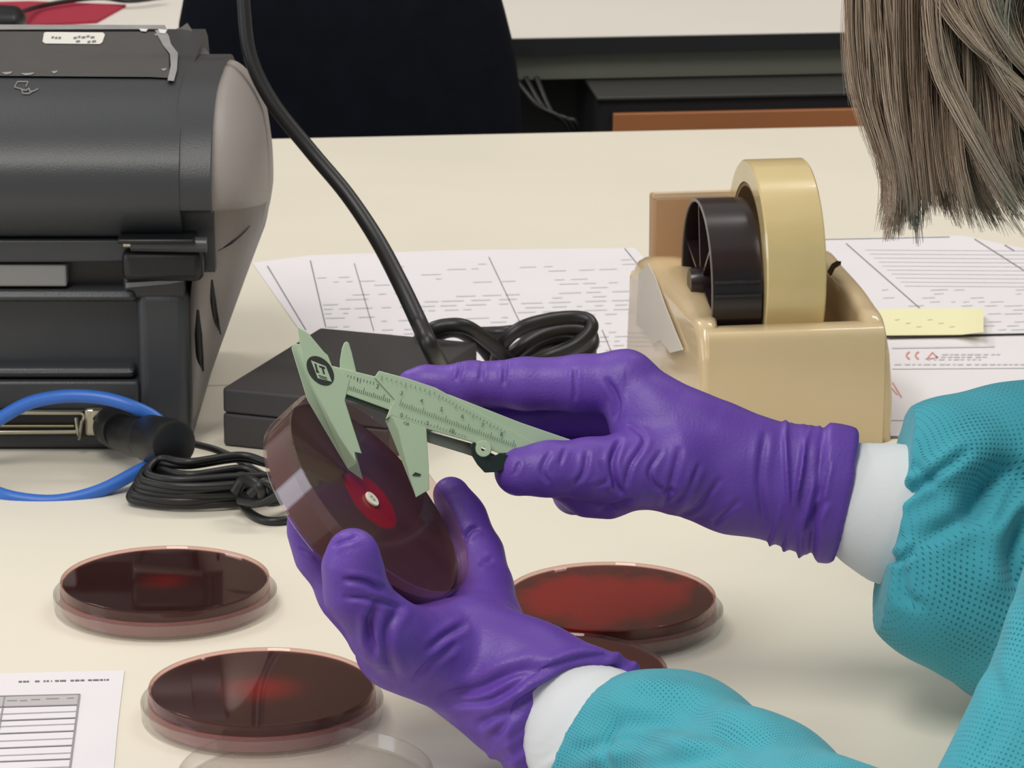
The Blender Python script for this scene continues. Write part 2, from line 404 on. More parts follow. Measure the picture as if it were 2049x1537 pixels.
def wnoise(v, f, seed=0):
    r = np.random.default_rng(seed); o = np.zeros(len(v))
    for _ in range(6):
        k = r.normal(size=3); k /= np.linalg.norm(k); o += np.sin((v @ k) * f * r.uniform(0.7, 1.4) + r.uniform(0, 6.3))
    return o / 6

# ================================================================== SETTING
YA = math.radians(6.0)
E1 = Vector((math.cos(YA), math.sin(YA), 0)); E2 = Vector((-math.sin(YA), math.cos(YA), 0)); ZV = Vector((0, 0, 1))
fl = box('floor', (0, 2.2, -0.01), (7, 6.5, 0.02), M_FLOOR); tag(fl, 'grey vinyl floor of the laboratory', None, None, 'structure')

wb_ = box('wall_back', (0, 5.3, 1.5), (7, 0.1, 3.0), mat('taupe_wall_paint', (132, 122, 112), 0.9)); tag(wb_, 'plain taupe wall at the far end of the laboratory', None, None, 'structure')
# back edge line of the near table passes through the ground point at (1024, 267); seam at (430, 771)
Bk = G(1024, 267); Sm = G(430, 771)
def along(p0, s, t, z=0.0):   # point from p0, s metres along the table, t metres away from the camera
    return Vector((p0.x, p0.y, TZ + z)) + E1 * s + E2 * t
def x_at(p0, t, X):           # how far along to reach world x = X
    return (X - p0.x + math.sin(YA) * t) / math.cos(YA)
def tabletop(name, p0, t0, t1, xl, xr, lab, cat, legs):
    root = empty(name, (p0.x, p0.y, 0), lab, cat)
    def corners(z): return [along(p0, x_at(p0, t0, xl), t0, z), along(p0, x_at(p0, t0, xr), t0, z), along(p0, x_at(p0, t1, xr), t1, z), along(p0, x_at(p0, t1, xl), t1, z)]
    prism('tabletop', corners(-0.025), corners(0), M_CREAM, root, bevel=0.0012)
    cs = corners(-0.025); c = sum(cs, Vector()) / 4
    for q in cs:
        v = c + (q - c) * 0.86
        box('leg', (v.x, v.y, (TZ - 0.0254) / 2), (0.045, 0.045, TZ - 0.0254), M_RAIL, root, YA, 0.003)
    return root
Sm_t = (Sm - Bk).dot(E2)      # negative: distance of the seam in front of the back edge
tabletop('lab_table', Bk, Sm_t + 0.0012, 0, -0.95, 0.40, 'cream laboratory table farther from camera, carrying printer, papers and tape dispenser', 'table', True)
tabletop('lab_table', Bk, Sm_t - 0.62, Sm_t - 0.0004, -0.95, 0.36, 'cream table surface in the foreground under the blood agar dishes', 'table', True)

# back desk
Dk = G(1030, 77)
desk = empty('white_desk', (Dk.x, Dk.y + 0.3, 0), 'white desk with black front edge and grey rail beyond the chair', 'desk')
def dpt(s, t, z): return Vector((Dk.x, Dk.y, TZ + z)) + E1 * s + E2 * t
def dbox(name, s0, s1, t0, t1, z0, z1, m, parent, bevel=None):
    return prism(name, [dpt(s0, t0, z0), dpt(s1, t0, z0), dpt(s1, t1, z0), dpt(s0, t1, z0)], [dpt(s0, t0, z1), dpt(s1, t0, z1), dpt(s1, t1, z1), dpt(s0, t1, z1)], m, parent, bevel)
dbox('desktop', -1.1, 1.1, 0.002, 0.95, -0.0125, 0, M_WHITE, desk)
dbox('front_edge', -1.1, 1.1, -0.001, 0.002, -0.0127, -0.0006, M_EDGE, desk)
dbox('rail', -1.08, 1.08, 0.012, 0.03, -0.0335, -0.0129, M_RAIL, desk)
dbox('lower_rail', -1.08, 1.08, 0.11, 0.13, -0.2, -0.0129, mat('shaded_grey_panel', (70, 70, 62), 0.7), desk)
for s in (-1.0, 1.0):
    dbox('leg', s - 0.03, s + 0.03, 0.3, 0.36, -0.75, -0.0129, M_RAIL, desk)

# drawer pedestal
ped = empty('drawer_pedestal', tuple(dpt(0.25, -0.02, -0.75)), 'black drawer pedestal with orange wooden front under the white desk', 'drawer unit')
p_s0 = (V(1178, 190, Dk.y - 0.02).x - Dk.x)
def pbox(name, s0, s1, t0, t1, z0, z1, m, parent=ped, bevel=None): return dbox(name, s0, s1, t0, t1, z0, z1, m, parent, bevel)
pbox('top_panel', p_s0, p_s0 + 0.42, -0.055, 0.10, -0.0375, -0.0345, mat('grey_black_laminate', (58, 58, 55), 0.5), bevel=0.001)
pbox('carcass', p_s0 + 0.004, p_s0 + 0.418, -0.05, 0.10, -0.72, -0.038, M_DARK)
for i in range(3):
    zz = -0.047 - i * 0.2
    d = pbox('drawer', p_s0 + 0.012, p_s0 + 0.41, -0.056, -0.0505, zz - 0.19, zz, M_ORANGE, bevel=0.001)
    pbox('handle', p_s0 + 0.15, p_s0 + 0.27, -0.066, -0.0565, zz - 0.10, zz - 0.09, M_METAL, d)
# thin cables hanging beside the pedestal
cb = empty('hanging_cables', tuple(dpt(0.05, -0.03, -0.10)), 'thin black cables looping beside the orange fronted pedestal', 'cable')
for k in range(3):
    tube('cable', [dpt(0.0 + k * 0.008, 0.0, -0.03), dpt(0.014 + k * 0.006, -0.03, -0.045 - k * 0.004), dpt(0.035 + k * 0.004, -0.035, -0.06), dpt(0.045, -0.02, -0.11), dpt(0.03, 0, -0.3)], 0.0022, M_RUB, cb)

# crimson mouse mat and black mouse on the desk
mm = G(250, 20)
mp = prism('mouse_mat', [G(-260, 70), G(193, 47), G(252, 14), G(60, 7), G(-260, 14)], [v + Vector((0, 0, 0.002)) for v in [G(-260, 70), G(193, 47), G(252, 14), G(60, 7), G(-260, 14)]], M_RED)
tag(mp, 'crimson mouse mat on the white desk behind the printer', 'mouse mat')
ms = empty('computer_mouse', tuple(G(0, 30, 0.0022)), 'black computer mouse on the crimson mat at the top left', 'mouse')
c0 = G(-10, 36, 0.016)
implicit('mouse_body', [dict(world=[((c0.x - 0.03, c0.y - 0.01, c0.z), 0.013), ((c0.x + 0.012, c0.y + 0.0, c0.z - 0.002), 0.011)], ys=0.6)], 0.0012, M_PDRK, ms)
tube('mouse_cable', [G(40, 25, 0.012), G(75, 14, 0.006), G(130, 3, 0.006), G(200, -4, 0.006), G(260, 2, 0.006), G(330, -6, 0.006)], 0.0018, M_RUB, ms)

# ------------------------------------------------------------------ chair
chY = (Bk.y + Dk.y) / 2 - 0.02
ch = empty('office_chair', (V(700, 200, chY).x, chY, 0), 'black fabric office chair with a tall rounded backrest behind the cream table', 'chair')
def chair_back():
    out = [(352, 120), (358, 45), (372, -30), (400, -110), (455, -170), (540, -205), (700, -215), (860, -200), (935, -150), (985, -60), (1010, 30), (1030, 110), (1041, 200), (1044, 300), (1040, 420), (1000, 520), (900, 560), (500, 560), (400, 520), (360, 420), (350, 300)]
    fr = [V(x, y, chY - 0.0) for x, y in out]
    vs, fs = [], []; n = len(fr); c = sum(fr, Vector()) / n
    rings = [(1.0, 0.02), (1.0, 0.0), (0.99, -0.009), (0.96, -0.015), (0.85, -0.020), (0.5, -0.024), (0.15, -0.025)]
    for s, dy in rings:
        for p in fr: q = c + (p - c) * s; vs.append(Vector((q.x, q.y + dy, q.z)))
    for k in range(len(rings) - 1):
        for i in range(n): fs.append((k * n + i, k * n + (i + 1) % n, (k + 1) * n + (i + 1) % n, (k + 1) * n + i))
    fs.append(tuple(range(n))); fs.append(tuple(range((len(rings) - 1) * n, len(rings) * n)))
    return fixn(mesh('backrest', vs, fs, M_NAVY, ch, smooth=True))
chair_back()
cx0 = ch.location.x
box('back_frame', (cx0, chY + 0.03, 0.62), (0.06, 0.016, 0.5), M_PDRK, ch, 0, 0.004)
box('seat', (cx0, chY + 0.05 - 0.24, 0.45), (0.38, 0.36, 0.06), M_NAVY, ch, 0, 0.02)
tube('gas_lift', [(cx0, chY - 0.19, 0.42), (cx0, chY - 0.19, 0.09)], 0.025, M_PDRK, ch, smoothpath=False)
for i in range(5):
    a = 2 * math.pi * i / 5
    e = Vector((cx0 + 0.25 * math.cos(a), chY - 0.19 + 0.25 * math.sin(a), 0.065))
    tube('base_arm', [(cx0, chY - 0.19, 0.10), e], [0.022, 0.014], M_PDRK, ch, smoothpath=False)
    lathe('castor', [(0, -0.01), (0.025, -0.01), (0.027, 0), (0.025, 0.01), (0, 0.01)], M_PDRK, None, 20, Matrix.Translation((e.x, e.y, 0.027)) @ Matrix.Rotation(math.pi / 2, 4, 'X'))
    cs_ = C.objects[-1]; o_ = bpy.context.scene.collection.objects[-1]
for o in [o for o in C.objects if o.name.startswith('castor')]:
    o.parent = ch; o.matrix_parent_inverse = Matrix.Translation(ch.location).inverted()

# ------------------------------------------------------------------ label printer
PY = 0.0; pb = G(370, 903)
PY = pb.y
pr = empty('label_printer', (V(0, 700, PY).x, PY + 0.1, TZ), 'large charcoal label printer with rounded grey sides and a white sticker', 'printer')
XL = V(-420, 700, PY).x; XR = V(372, 700, PY).x
def zp(py, v): return V(0, py, PY + v).z
def profile_world(pts): return [(PY + v, zp(py, v)) for v, py in pts]
def extrude_x(name, prof, x0, x1, m, parent=pr, bevel=None, smooth=True, angle=30):
    b = [Vector((x0, y, z)) for y, z in prof]; t = [Vector((x1, y, z)) for y, z in prof]
    return prism(name, b, t, m, parent, bevel, smooth, angle)
def cm2(pts, k=5): return [(p.x, p.y) for p in catmull([Vector((a, b, 0)) for a, b in pts], k)]
cover = profile_world(cm2([(0.010, 478), (-0.004, 466), (-0.013, 425), (-0.015, 380), (-0.011, 320), (0.002, 255), (0.022, 200), (0.046, 163)], 6)) 
plate0 = (PY + 0.050, zp(159, 0.050)); plate1 = (PY + 0.150, zp(58, 0.150))
cover += [plate0, plate1, (PY + 0.163, plate1[1] - 0.006), (PY + 0.19, plate1[1] - 0.04), (PY + 0.20, TZ + 0.10), (PY + 0.19, TZ + 0.088)]
XC = V(362, 300, PY).x
extrude_x('top_cover', cover, XL, XC, M_PBLK)
# plateau label with worn border
def onplate(px, py, lift=0.0004):
    # intersection of the pixel ray with the plateau plane
    n = Vector((0, -(plate1[1] - plate0[1]), plate1[0] - plate0[0])).normalized(); p0 = Vector((0, plate0[0], plate0[1])) + n * lift
    d = P(px, py, 1.0) - CAM; return CAM + d * ((p0 - CAM).dot(n) / d.dot(n))
def plate_poly(name, pts, m, lift, th=0.0006):
    a = [onplate(x, y, lift) for x, y in pts]; b = [onplate(x, y, lift + th) for x, y in pts]
    return prism(name, a, b, m, pr)
plate_poly('top_label', [(-380, 149), (-380, 62), (312, 64), (320, 82), (338, 110), (338, 156), (300, 154)], M_PLAB, 0.0004)
plate_poly('worn_border', [(310, 60), (330, 60), (338, 72), (342, 88), (356, 106), (354, 140), (348, 162), (335, 161), (342, 130), (340, 108), (326, 90), (317, 74)], M_WORN, 0.0012, 0.0003)
plate_poly('worn_border', [(-380, 54), (-380, 48), (330, 50), (333, 58), (-380, 60)], M_WORN, 0.0008, 0.0003)
for q in ([(278, 57), (296, 58), (292, 63), (282, 62)], [(316, 58), (335, 59), (330, 67), (320, 66)]):
    plate_poly('bright_chip', q, M_STICK, 0.0016, 0.0002)
for x, y, ww in ((2, 145, 24), (40, 147, 30), (102, 143, 14), (322, 138, 12), (308, 68, 10)):
    plate_poly('paint_chip', [(x, y), (x + ww, y - 2), (x + ww * 0.8, y + 2), (x + ww * 0.4, y + 4)], M_WORN, 0.0011, 0.0002)
stk = plate_poly('sticker', [(88, 66), (92, 64), (206, 65), (210, 69), (205, 84), (200, 88), (90, 87), (85, 83)], M_STICK, 0.0011, 0.0003)
quads('sticker_print', [[onplate(a, b, 0.0016), onplate(a + ww, b - 1, 0.0016), onplate(a + ww, b + 3, 0.0016), onplate(a, b + 4, 0.0016)] for a, b, ww in ((103, 73, 5), (110, 74, 5), (117, 74, 5), (147, 74, 7), (156, 72, 5), (163, 73, 8), (173, 71, 6), (181, 73, 8), (152, 81, 8), (175, 82, 6), (184, 81, 8))], M_INK, stk)
# engraved cover mark
def oncover(px, py, lift=0.0005):
    best = None; d = P(px, py, 1.0) - CAM
    for (y0, z0), (y1, z1) in zip(cover[:-1], cover[1:]):
        n = Vector((0, -(z1 - z0), y1 - y0));
        if n.length < 1e-9: continue
        n.normalize(); p0 = Vector((0, y0, z0)) + n * lift; den = d.dot(n)
        if abs(den) < 1e-9: continue
        t = (p0 - CAM).dot(n) / den; q = CAM + d * t
        lo, hi = min(z0, z1) - 1e-4, max(z0, z1) + 1e-4
        if lo <= q.z - n.z * lift <= hi and (best is None or t < best[0]) and t > 0: best = (t, q)
    return best[1] if best else V(px, py, PY - 0.015)
def stroke(pts, wd): 
    r = []
    for (a, b), (c, d) in zip(pts[:-1], pts[1:]):
        L = math.hypot(c - a, d - b) or 1; nx, ny = -(d - b) / L * wd, (c - a) / L * wd
        r.append([oncover(a + nx, b + ny), oncover(c + nx, d + ny), oncover(c - nx, d - ny), oncover(a - nx, b - ny)])
    return r
quads('cover_mark', stroke([(35, 163), (56, 163), (52, 173)], 1.1) + stroke([(35, 163), (29, 174), (43, 178), (46, 187)], 1.1) + stroke([(42, 178), (52, 181), (58, 176), (60, 183), (68, 182), (76, 177)], 1.2) + stroke([(46, 187), (58, 187), (64, 183)], 1.2), mat('pale_engraving', (128, 126, 122), 0.6), pr)
# dark end ring between cover and side
ringp = [(y, z) for y, z in cover]
cy_, cz_ = PY + 0.09, TZ + 0.13
def zfrac_px(z):   # right edge of the rear face against height
    t = (z - TZ) / 0.17
    return float(np.interp(t, [0, 0.12, 0.3, 0.45, 0.6, 1.0, 1.3], [356, 372, 386, 400, 420, 424, 424]))

# rounded side panel: a dome over the side outline
def dome(name, outline, x0, bulge, m, parent, zlow=None, pw=3.0):
    n = len(outline); c = (sum(o[0] for o in outline) / n, sum(o[1] for o in outline) / n); vs, fs = [], []
    rs = [1.0, 0.985, 0.96, 0.92, 0.86, 0.78, 0.66, 0.5, 0.32, 0.12]
    for r in rs:
        for y, z in outline:
            yy, zz = c[0] + (y - c[0]) * r, c[1] + (z - c[1]) * r
            b = bulge(zz) if callable(bulge) else bulge
            vs.append(Vector(((x0(zz) if callable(x0) else x0) + b * (1 - r ** pw) ** 0.55, yy, zz)))
    for k in range(len(rs) - 1):
        for i in range(n): fs.append((k * n + i, k * n + (i + 1) % n, (k + 1) * n + (i + 1) % n, (k + 1) * n + i))
    fs.append(tuple(range((len(rs) - 1) * n, len(rs) * n)))
    b = len(vs)
    for y, z in outline: vs.append(Vector(((x0(z) if callable(x0) else x0) - 0.006, y, z)))
    for i in range(n): fs.append((b + i, b + (i + 1) % n, (i + 1) % n, i))
    fs.append(tuple(range(b, b + n)))
    return fixn(mesh(name, vs, fs, m, parent, smooth=True))
upper = [(y, z) for y, z in cover[2:]]
side_out = cm2([(PY + 0.0, TZ + 0.115), (PY - 0.012, zp(420, -0.012)), (PY - 0.012, zp(350, -0.012)), (PY + 0.004, zp(250, 0.004)), (PY + 0.03, zp(178, 0.03)), (PY + 0.07, zp(136, 0.07)), (PY + 0.11, zp(110, 0.11)), (PY + 0.15, zp(120, 0.15)), (PY + 0.185, TZ + 0.13), (PY + 0.20, TZ + 0.09), (PY + 0.19, TZ + 0.03), (PY + 0.17, TZ + 0.004), (PY + 0.02, TZ + 0.003), (PY + 0.010, TZ + 0.03), (PY + 0.004, TZ + 0.085)], 3)
extrude_x('cover_rim', [(y - 0.001 if y < PY + 0.02 else y, z) for y, z in side_out if z > TZ + 0.07], XC - 0.002, V(424, 300, PY).x, M_PBLK)
side_out = [(PY + 0.10 + (y - PY - 0.10) * 0.95, TZ + 0.10 + (z - TZ - 0.10) * (0.965 if z > TZ + 0.1 else 1.0)) for y, z in side_out]
def blg(z):
    t = (z - TZ); return 0.002 + 0.020 * np.clip(t / 0.09, 0, 1) ** 1.0 * np.clip(1.25 - max(0, t - 0.12) / 0.10, 0.3, 1)
sdp = dome('side_panel', side_out, lambda z: V(zfrac_px(z), 400, PY).x, blg, M_PGRY, pr)
# mirrored side panel out of view on the left keeps the printer whole
sp2 = dome('side_panel', side_out, 0.0, blg, M_PGRY, pr)
for v in sp2.data.vertices: v.co.x = XL + 0.0 - v.co.x
fixn(sp2)
# shoulder bracket between plateau and side
sh_top = [V(340, 163, PY + 0.047), onplate(346, 60, 0.0), onplate(350, 50, 0.0), V(376, 56, PY + 0.15), V(404, 84, PY + 0.145), V(434, 122, PY + 0.13), V(424, 165, PY + 0.075), V(398, 196, PY + 0.03), V(366, 190, PY + 0.03)]
prism('shoulder', [v + Vector((0, 0.01, -0.03)) for v in sh_top], sh_top, mat('grey_shoulder_plastic', (100, 96, 94), 0.5), pr, bevel=0.003)
# lower body: rear face with slot, recess and ridge, all px on the plane PY
def fx(px): return V(px, 700, PY).x
def fz(py, v=0.0): return V(0, py, PY + v).z
def fbox(name, x0, x1, y0, y1, v0, v1, m, parent=pr, bevel=None):
    return box(name, ((fx(x0) + fx(x1)) / 2, PY + (v0 + v1) / 2, (fz(y0) + fz(y1)) / 2), (fx(x1) - fx(x0), v1 - v0, abs(fz(y0) - fz(y1))), m, parent, 0, bevel)
fbox('lower_body', -420, 378, 600, 900, 0.012, 0.16, M_PBLK, bevel=0.004)
fbox('upper_bar', -420, 372, 478, 524, -0.002, 0.03, M_PBLK, bevel=0.0015)
fbox('slot_recess', -420, 372, 520, 605, 0.010, 0.05, M_PDRK)
fbox('label_guide', -420, 138, 530, 574, 0.0, 0.010, M_LIGHTG, bevel=0.001)
fbox('latch_bay', 250, 372, 520, 600, 0.001, 0.02, M_PBLK, bevel=0.002)
fbox('corner_post', 274, 378, 585, 898, 0.0, 0.03, M_PBLK, bevel=0.005)
fbox('rear_ledge', -420, 276, 580, 606, -0.001, 0.02, M_PBLK, bevel=0.004)
fbox('recess_frame', -420, 268, 738, 760, 0.002, 0.014, M_PBLK, bevel=0.0028)
fbox('port_panel', -420, 276, 764, 898, 0.001, 0.02, M_PBLK, bevel=0.002)
fbox('base_foot', -400, 358, 894, 908, 0.004, 0.15, M_PDRK)
# latch
lt = fbox('latch', 252, 414, 492, 556, -0.010, 0.008, M_PDRK, bevel=0.004)
tube('hinge_barrel', [V(262, 487, PY - 0.010), V(414, 490, PY - 0.010)], 0.0036, mat('grey_black_plastic', (70, 70, 72), 0.35), lt, smoothpath=False)
lathe('pin', [(0, -0.002), (0.0022, -0.002), (0.0022, 0.002), (0, 0.002)], M_METAL, None, 16, Matrix.Translation(V(256, 487, PY - 0.010)) @ Matrix.Rotation(math.pi / 2, 4, 'Y'))
pn = [o for o in C.objects if o.name == 'pin'][0]; pn.parent = lt; pn.matrix_parent_inverse = (Matrix.Translation(pr.location)).inverted() @ Matrix.Translation(pr.location)
fbox('latch_gap', 248, 400, 462, 472, -0.017, 0.004, M_PDRK, bevel=0.001)
prism('latch_lip', [V(252, 566, PY - 0.002), V(252, 576, PY - 0.002), V(340, 568, PY - 0.002), V(392, 558, PY - 0.002)], [V(252, 566, PY + 0.002), V(252, 576, PY + 0.002), V(340, 568, PY + 0.002), V(392, 558, PY + 0.002)], M_LIGHTG, pr)
# side seams
from mathutils.bvhtree import BVHTree
def hitter(o):
    vs = [v.co.copy() for v in o.data.vertices]; return BVHTree.FromPolygons(vs, [tuple(p.vertices) for p in o.data.polygons])
sd_bvh = hitter(sdp)
def side_hit(px, py):
    d = (P(px, py, 1.0) - CAM).normalized(); h_ = sd_bvh.ray_cast(CAM, d); return h_[0] if h_[0] is not None else None
def side_groove(pts, r, m=M_PDRK):
    q = []
    for px, py, v in pts:
        h_ = side_hit(px, py)
        if h_ is not None: q.append(h_)
    if len(q) < 2: return None
    return tube('side_slot', q, [r * 0.3, r, r, r * 0.3], m, pr)
side_groove([(424, 560, 0.012), (426, 600, 0.018), (432, 640, 0.028), (441, 668, 0.04)], 0.0016)
side_groove([(396, 620, 0.006), (397, 670, 0.010), (400, 715, 0.014), (406, 742, 0.02)], 0.0018)
side_groove([(436, 502, 0.014), (462, 486, 0.03), (488, 464, 0.05), (500, 452, 0.075)], 0.0007)
am = lathe('status_button', [(0, -0.003), (0.006, -0.003), (0.0062, 0.001), (0.004, 0.003), (0, 0.0035)], M_AMBER, None, 24, Matrix.Translation(V(512, 356, PY + 0.075)) @ Matrix.Rotation(math.pi / 2, 4, 'Y'))
am.parent = pr; am.matrix_parent_inverse = Matrix.Translation(pr.location).inverted()
# parallel port
port = fbox('parallel_port', -120, 190, 818, 872, -0.002, 0.002, M_PDRK, bevel=0.0008)
def bar(name, pts, r, m=M_METAL, parent=port): return tube(name, pts, r, m, parent, smoothpath=False)
bar('port_shell', [V(-120, 826, PY - 0.004), V(162, 826, PY - 0.004), V(168, 832, PY - 0.004), V(160, 864, PY - 0.004), V(-120, 866, PY - 0.004)], 0.0010)
bar('port_contacts', [V(-120, 853, PY - 0.004), V(148, 853, PY - 0.004)], 0.0007, mat('dull_gold', (120, 110, 80), 0.4, metal=0.8))
bar('port_clip', [V(152, 836, PY - 0.008), V(155, 862, PY - 0.009), V(158, 880, PY - 0.007), V(164, 842, PY - 0.006)], 0.0008)
fbox('port_flange', 168, 206, 812, 866, -0.006, -0.002, M_METAL, port, 0.0015)
nut = lathe('port_nut', [(0.0022, -0.002), (0.0044, -0.002), (0.0044, 0.002), (0.0022, 0.002)], M_METAL, None, 6, Matrix.Translation(V(196, 836, PY - 0.008)) @ Matrix.Rotation(math.pi / 2, 4, 'X'))
nut.parent = port; nut.matrix_parent_inverse = Matrix.Translation(pr.location).inverted() @ Matrix.Identity(4)
bpy.context.view_layer.update()
for o in (pn, nut):   # keep world placement of small parts
    w_ = {pn: Matrix.Translation(V(256, 487, PY - 0.010)) @ Matrix.Rotation(math.pi / 2, 4, 'Y'), nut: Matrix.Translation(V(196, 836, PY - 0.008)) @ Matrix.Rotation(math.pi / 2, 4, 'X')}[o]
    o.matrix_parent_inverse = o.parent.matrix_world.inverted(); o.matrix_basis = w_

# ------------------------------------------------------------------ cables near the printer
bl = tube('blue_cable', [V(-60, 880, PY - 0.03), V(0, 838, PY - 0.03), V(60, 806, PY - 0.03), (V(130, 793, PY - 0.032)), V(200, 796, PY - 0.034), V(260, 812, PY - 0.036), V(312, 838, PY - 0.036), V(345, 880, PY - 0.040), V(330, 915, PY - 0.05), V(275, 944, PY - 0.06), V(200, 982, PY - 0.07), V(120, 1002, PY - 0.075), V(50, 1000, PY - 0.075), V(-10, 985, PY - 0.07), V(-80, 950, PY - 0.05)], 0.0031, M_BLUE)
tag(bl, 'bright blue cable looping in front of the printer', 'cable')
plug = empty('cable_connector', tuple(V(330, 935, PY - 0.05)), 'round black cable connector lying in front of the printer port', 'connector')
def rod(name, a, b, prof, m, parent, n=32):
    a, b = Vector(a), Vector(b); q = (b - a).to_track_quat('Z', 'Y').to_matrix().to_4x4(); L = (b - a).length
    o = lathe(name, [(0, 0)] + [(r, t * L) for t, r in prof] + [(0, L)], m, None, n, None)
    Mx = Matrix.Translation(a) @ q
    for v in o.data.vertices: v.co = Mx @ v.co
    o.parent = parent; o.matrix_parent_inverse = Matrix.Translation(parent.location).inverted(); return fixn(o)
rod('plug_head', V(296, 876, PY - 0.045), V(350, 889, PY - 0.068), [(0, 0.009), (0.1, 0.0108), (0.85, 0.0112), (0.97, 0.0106), (1, 0.009)], M_PDRK, plug)
rod('plug_body', V(238, 868, PY - 0.020), V(300, 878, PY - 0.046), [(0, 0.0065), (0.1, 0.0080), (0.45, 0.0080), (0.5, 0.0092), (0.9, 0.0092), (1, 0.0085)], M_RUB, plug)
rod('plug_collar', V(222, 850, PY - 0.008), V(240, 862, PY - 0.022), [(0, 0.0085), (0.2, 0.0095), (0.8, 0.0095), (1, 0.008)], M_RUB, plug)
tube('lead', [V(385, 888, PY - 0.06), V(425, 898, PY - 0.055), V(460, 912, PY - 0.055), V(500, 935, PY - 0.058), V(540, 958, PY - 0.06)], 0.0016, M_RUB, plug)
bun = empty('cable_bundle', tuple(G(420, 1000)), 'tied bundle of thin black cable on the table in front of the printer', 'cable')
random.seed(3)
for k in range(6):
    j = lambda a: random.uniform(-a, a)
    a0, b0 = 272 + k * 5 + j(6), 560 + j(20)
    yb = 1006 - k * 10
    gz = 0.002 + k * 0.0024
    pts = [G(b0, yb + j(4) - 6, gz), G(470, yb + j(5), gz + 0.001), G(360, yb + 4 + j(4), gz + 0.001), G(a0, yb - 4, gz + 0.001), G(a0 - 4, yb - 22, gz + 0.003), G(a0 + 22, yb - 38, gz + 0.005), G(380, yb - 30 + j(6), gz + 0.006), G(480, yb - 42 + j(8), gz + 0.006), G(b0 - 20, yb - 30 + j(6), gz + 0.004)]
    tube('cable_turn', pts, 0.0018, M_RUB, bun)
rod('cable_tie', G(398, 1004, 0.0), G(384, 960, 0.014), [(0, 0.0022), (1, 0.0022)], M_PDRK, bun, 8)
tube('cable_tail', [G(485, 950, 0.012), G(478, 985, 0.006), G(492, 1018, 0.003), G(525, 1040, 0.002), G(565, 1042, 0.002), G(620, 1030, 0.002)], 0.0019, M_RUB, bun)
tube('cable_knot', [G(470, 985, 0.012), G(490, 960, 0.018), G(520, 975, 0.018), G(530, 1000, 0.010), G(560, 1000, 0.008), G(590, 985, 0.008)], 0.0026, M_RUB, bun)
tube('cable_knot', [G(500, 990, 0.014), G(530, 965, 0.02), G(556, 985, 0.016), G(520, 1005, 0.010), G(480, 1000, 0.008)], 0.0022, M_RUB, bun)

# ------------------------------------------------------------------ power adapter
c_f = G(447, 893); zt = 0.0285
c_b = G(640, 655, zt); c_b = Vector((c_b.x, c_b.y, TZ))
ex = (c_b - c_f); fy = Vector((ex.y, -ex.x, 0)).normalized()
Ls = 0.083
crn = [c_f, c_f + fy * Ls, c_b + fy * Ls, c_b]
br = empty('power_adapter', tuple(c_f), 'black box shaped power adapter beside the grey printer, behind the calliper', 'power adapter')
prism('lower_shell', [v + Vector((0, 0, 0.0005)) for v in crn], [v + Vector((0, 0, 0.016)) for v in crn], M_BRICK, br, bevel=0.0012)
prism('upper_shell', [v + Vector((0, 0, 0.0163)) for v in crn], [v + Vector((0, 0, zt)) for v in crn], M_BRICK, br, bevel=0.0016)
# thick black cord from above
cd = tube('power_cable', [P(478, -260, 1.79), P(480, -120, 1.79), P(487, 0, 1.79), P(500, 110, 1.79), P(545, 205, 1.79), P(620, 300, 1.79), P(695, 390, 1.785), P(755, 480, 1.775), P(800, 565, 1.76), P(838, 645, 1.75), P(866, 705, 1.74), G(905, 780, 0.006)], [0.0028, 0.0030, 0.0034, 0.0036, 0.0037, 0.0040, 0.0042, 0.0044], M_RUB, n=16)
tag(cd, 'thick black power cord sweeping down in front of the black chair', 'cord')
cl = empty('coiled_cord', tuple(G(1050, 720)), 'coiled black cord resting on the papers behind the raised index finger', 'cord')
def loop(pts, r=0.0036): return tube('cord_turn', [G(x, y, z) for x, y, z in pts], r, M_RUB, cl)
loop([(830, 735, 0.004), (835, 690, 0.02), (855, 665, 0.033), (890, 652, 0.037), (935, 655, 0.036), (985, 690, 0.024), (1030, 730, 0.010), (1080, 760, 0.004)])
loop([(812, 742, 0.004), (845, 705, 0.017), (872, 672, 0.026), (915, 662, 0.028), (960, 690, 0.018), (990, 725, 0.009), (1020, 760, 0.004)])
loop([(940, 668, 0.008), (1000, 666, 0.008), (1040, 664, 0.010), (1090, 680, 0.012), (1130, 700, 0.010)], 0.0034)
loop([(990, 735, 0.008), (1005, 690, 0.022), (1040, 658, 0.030), (1090, 642, 0.032), (1140, 636, 0.032), (1175, 640, 0.031), (1182, 660, 0.027), (1150, 690, 0.020), (1090, 715, 0.014), (1030, 740, 0.010)])
loop([(1000, 745, 0.005), (1030, 705, 0.016), (1080, 672, 0.021), (1135, 660, 0.021), (1178, 668, 0.018), (1184, 690, 0.014), (1160, 712, 0.010), (1090, 738, 0.006)])
loop([(1040, 720, 0.008), (1080, 690, 0.013), (1130, 680, 0.014), (1170, 690, 0.011), (1180, 708, 0.008), (1140, 732, 0.005)], 0.0032)

# ------------------------------------------------------------------ papers
def sheet(name, pts, z, label, lift=None, m=M_PAPER, cat='paper', th=0.0003):
    a = [G(x, y, z) for x, y in pts]; b = [Vector((v.x, v.y, v.z + th)) for v in a]
    root = empty(name, tuple(sum(a, Vector()) / len(a)), label, cat)
    prism('sheet', a, b, m, root); return root
def gline(x0, y0, x1, y1, wd, z):
    L = math.hypot(x1 - x0, y1 - y0) or 1; nx, ny = -(y1 - y0) / L * wd, (x1 - x0) / L * wd
    return [G(x0 + nx, y0 + ny, z), G(x1 + nx, y1 + ny, z), G(x1 - nx, y1 - ny, z), G(x0 - nx, y0 - ny, z)]
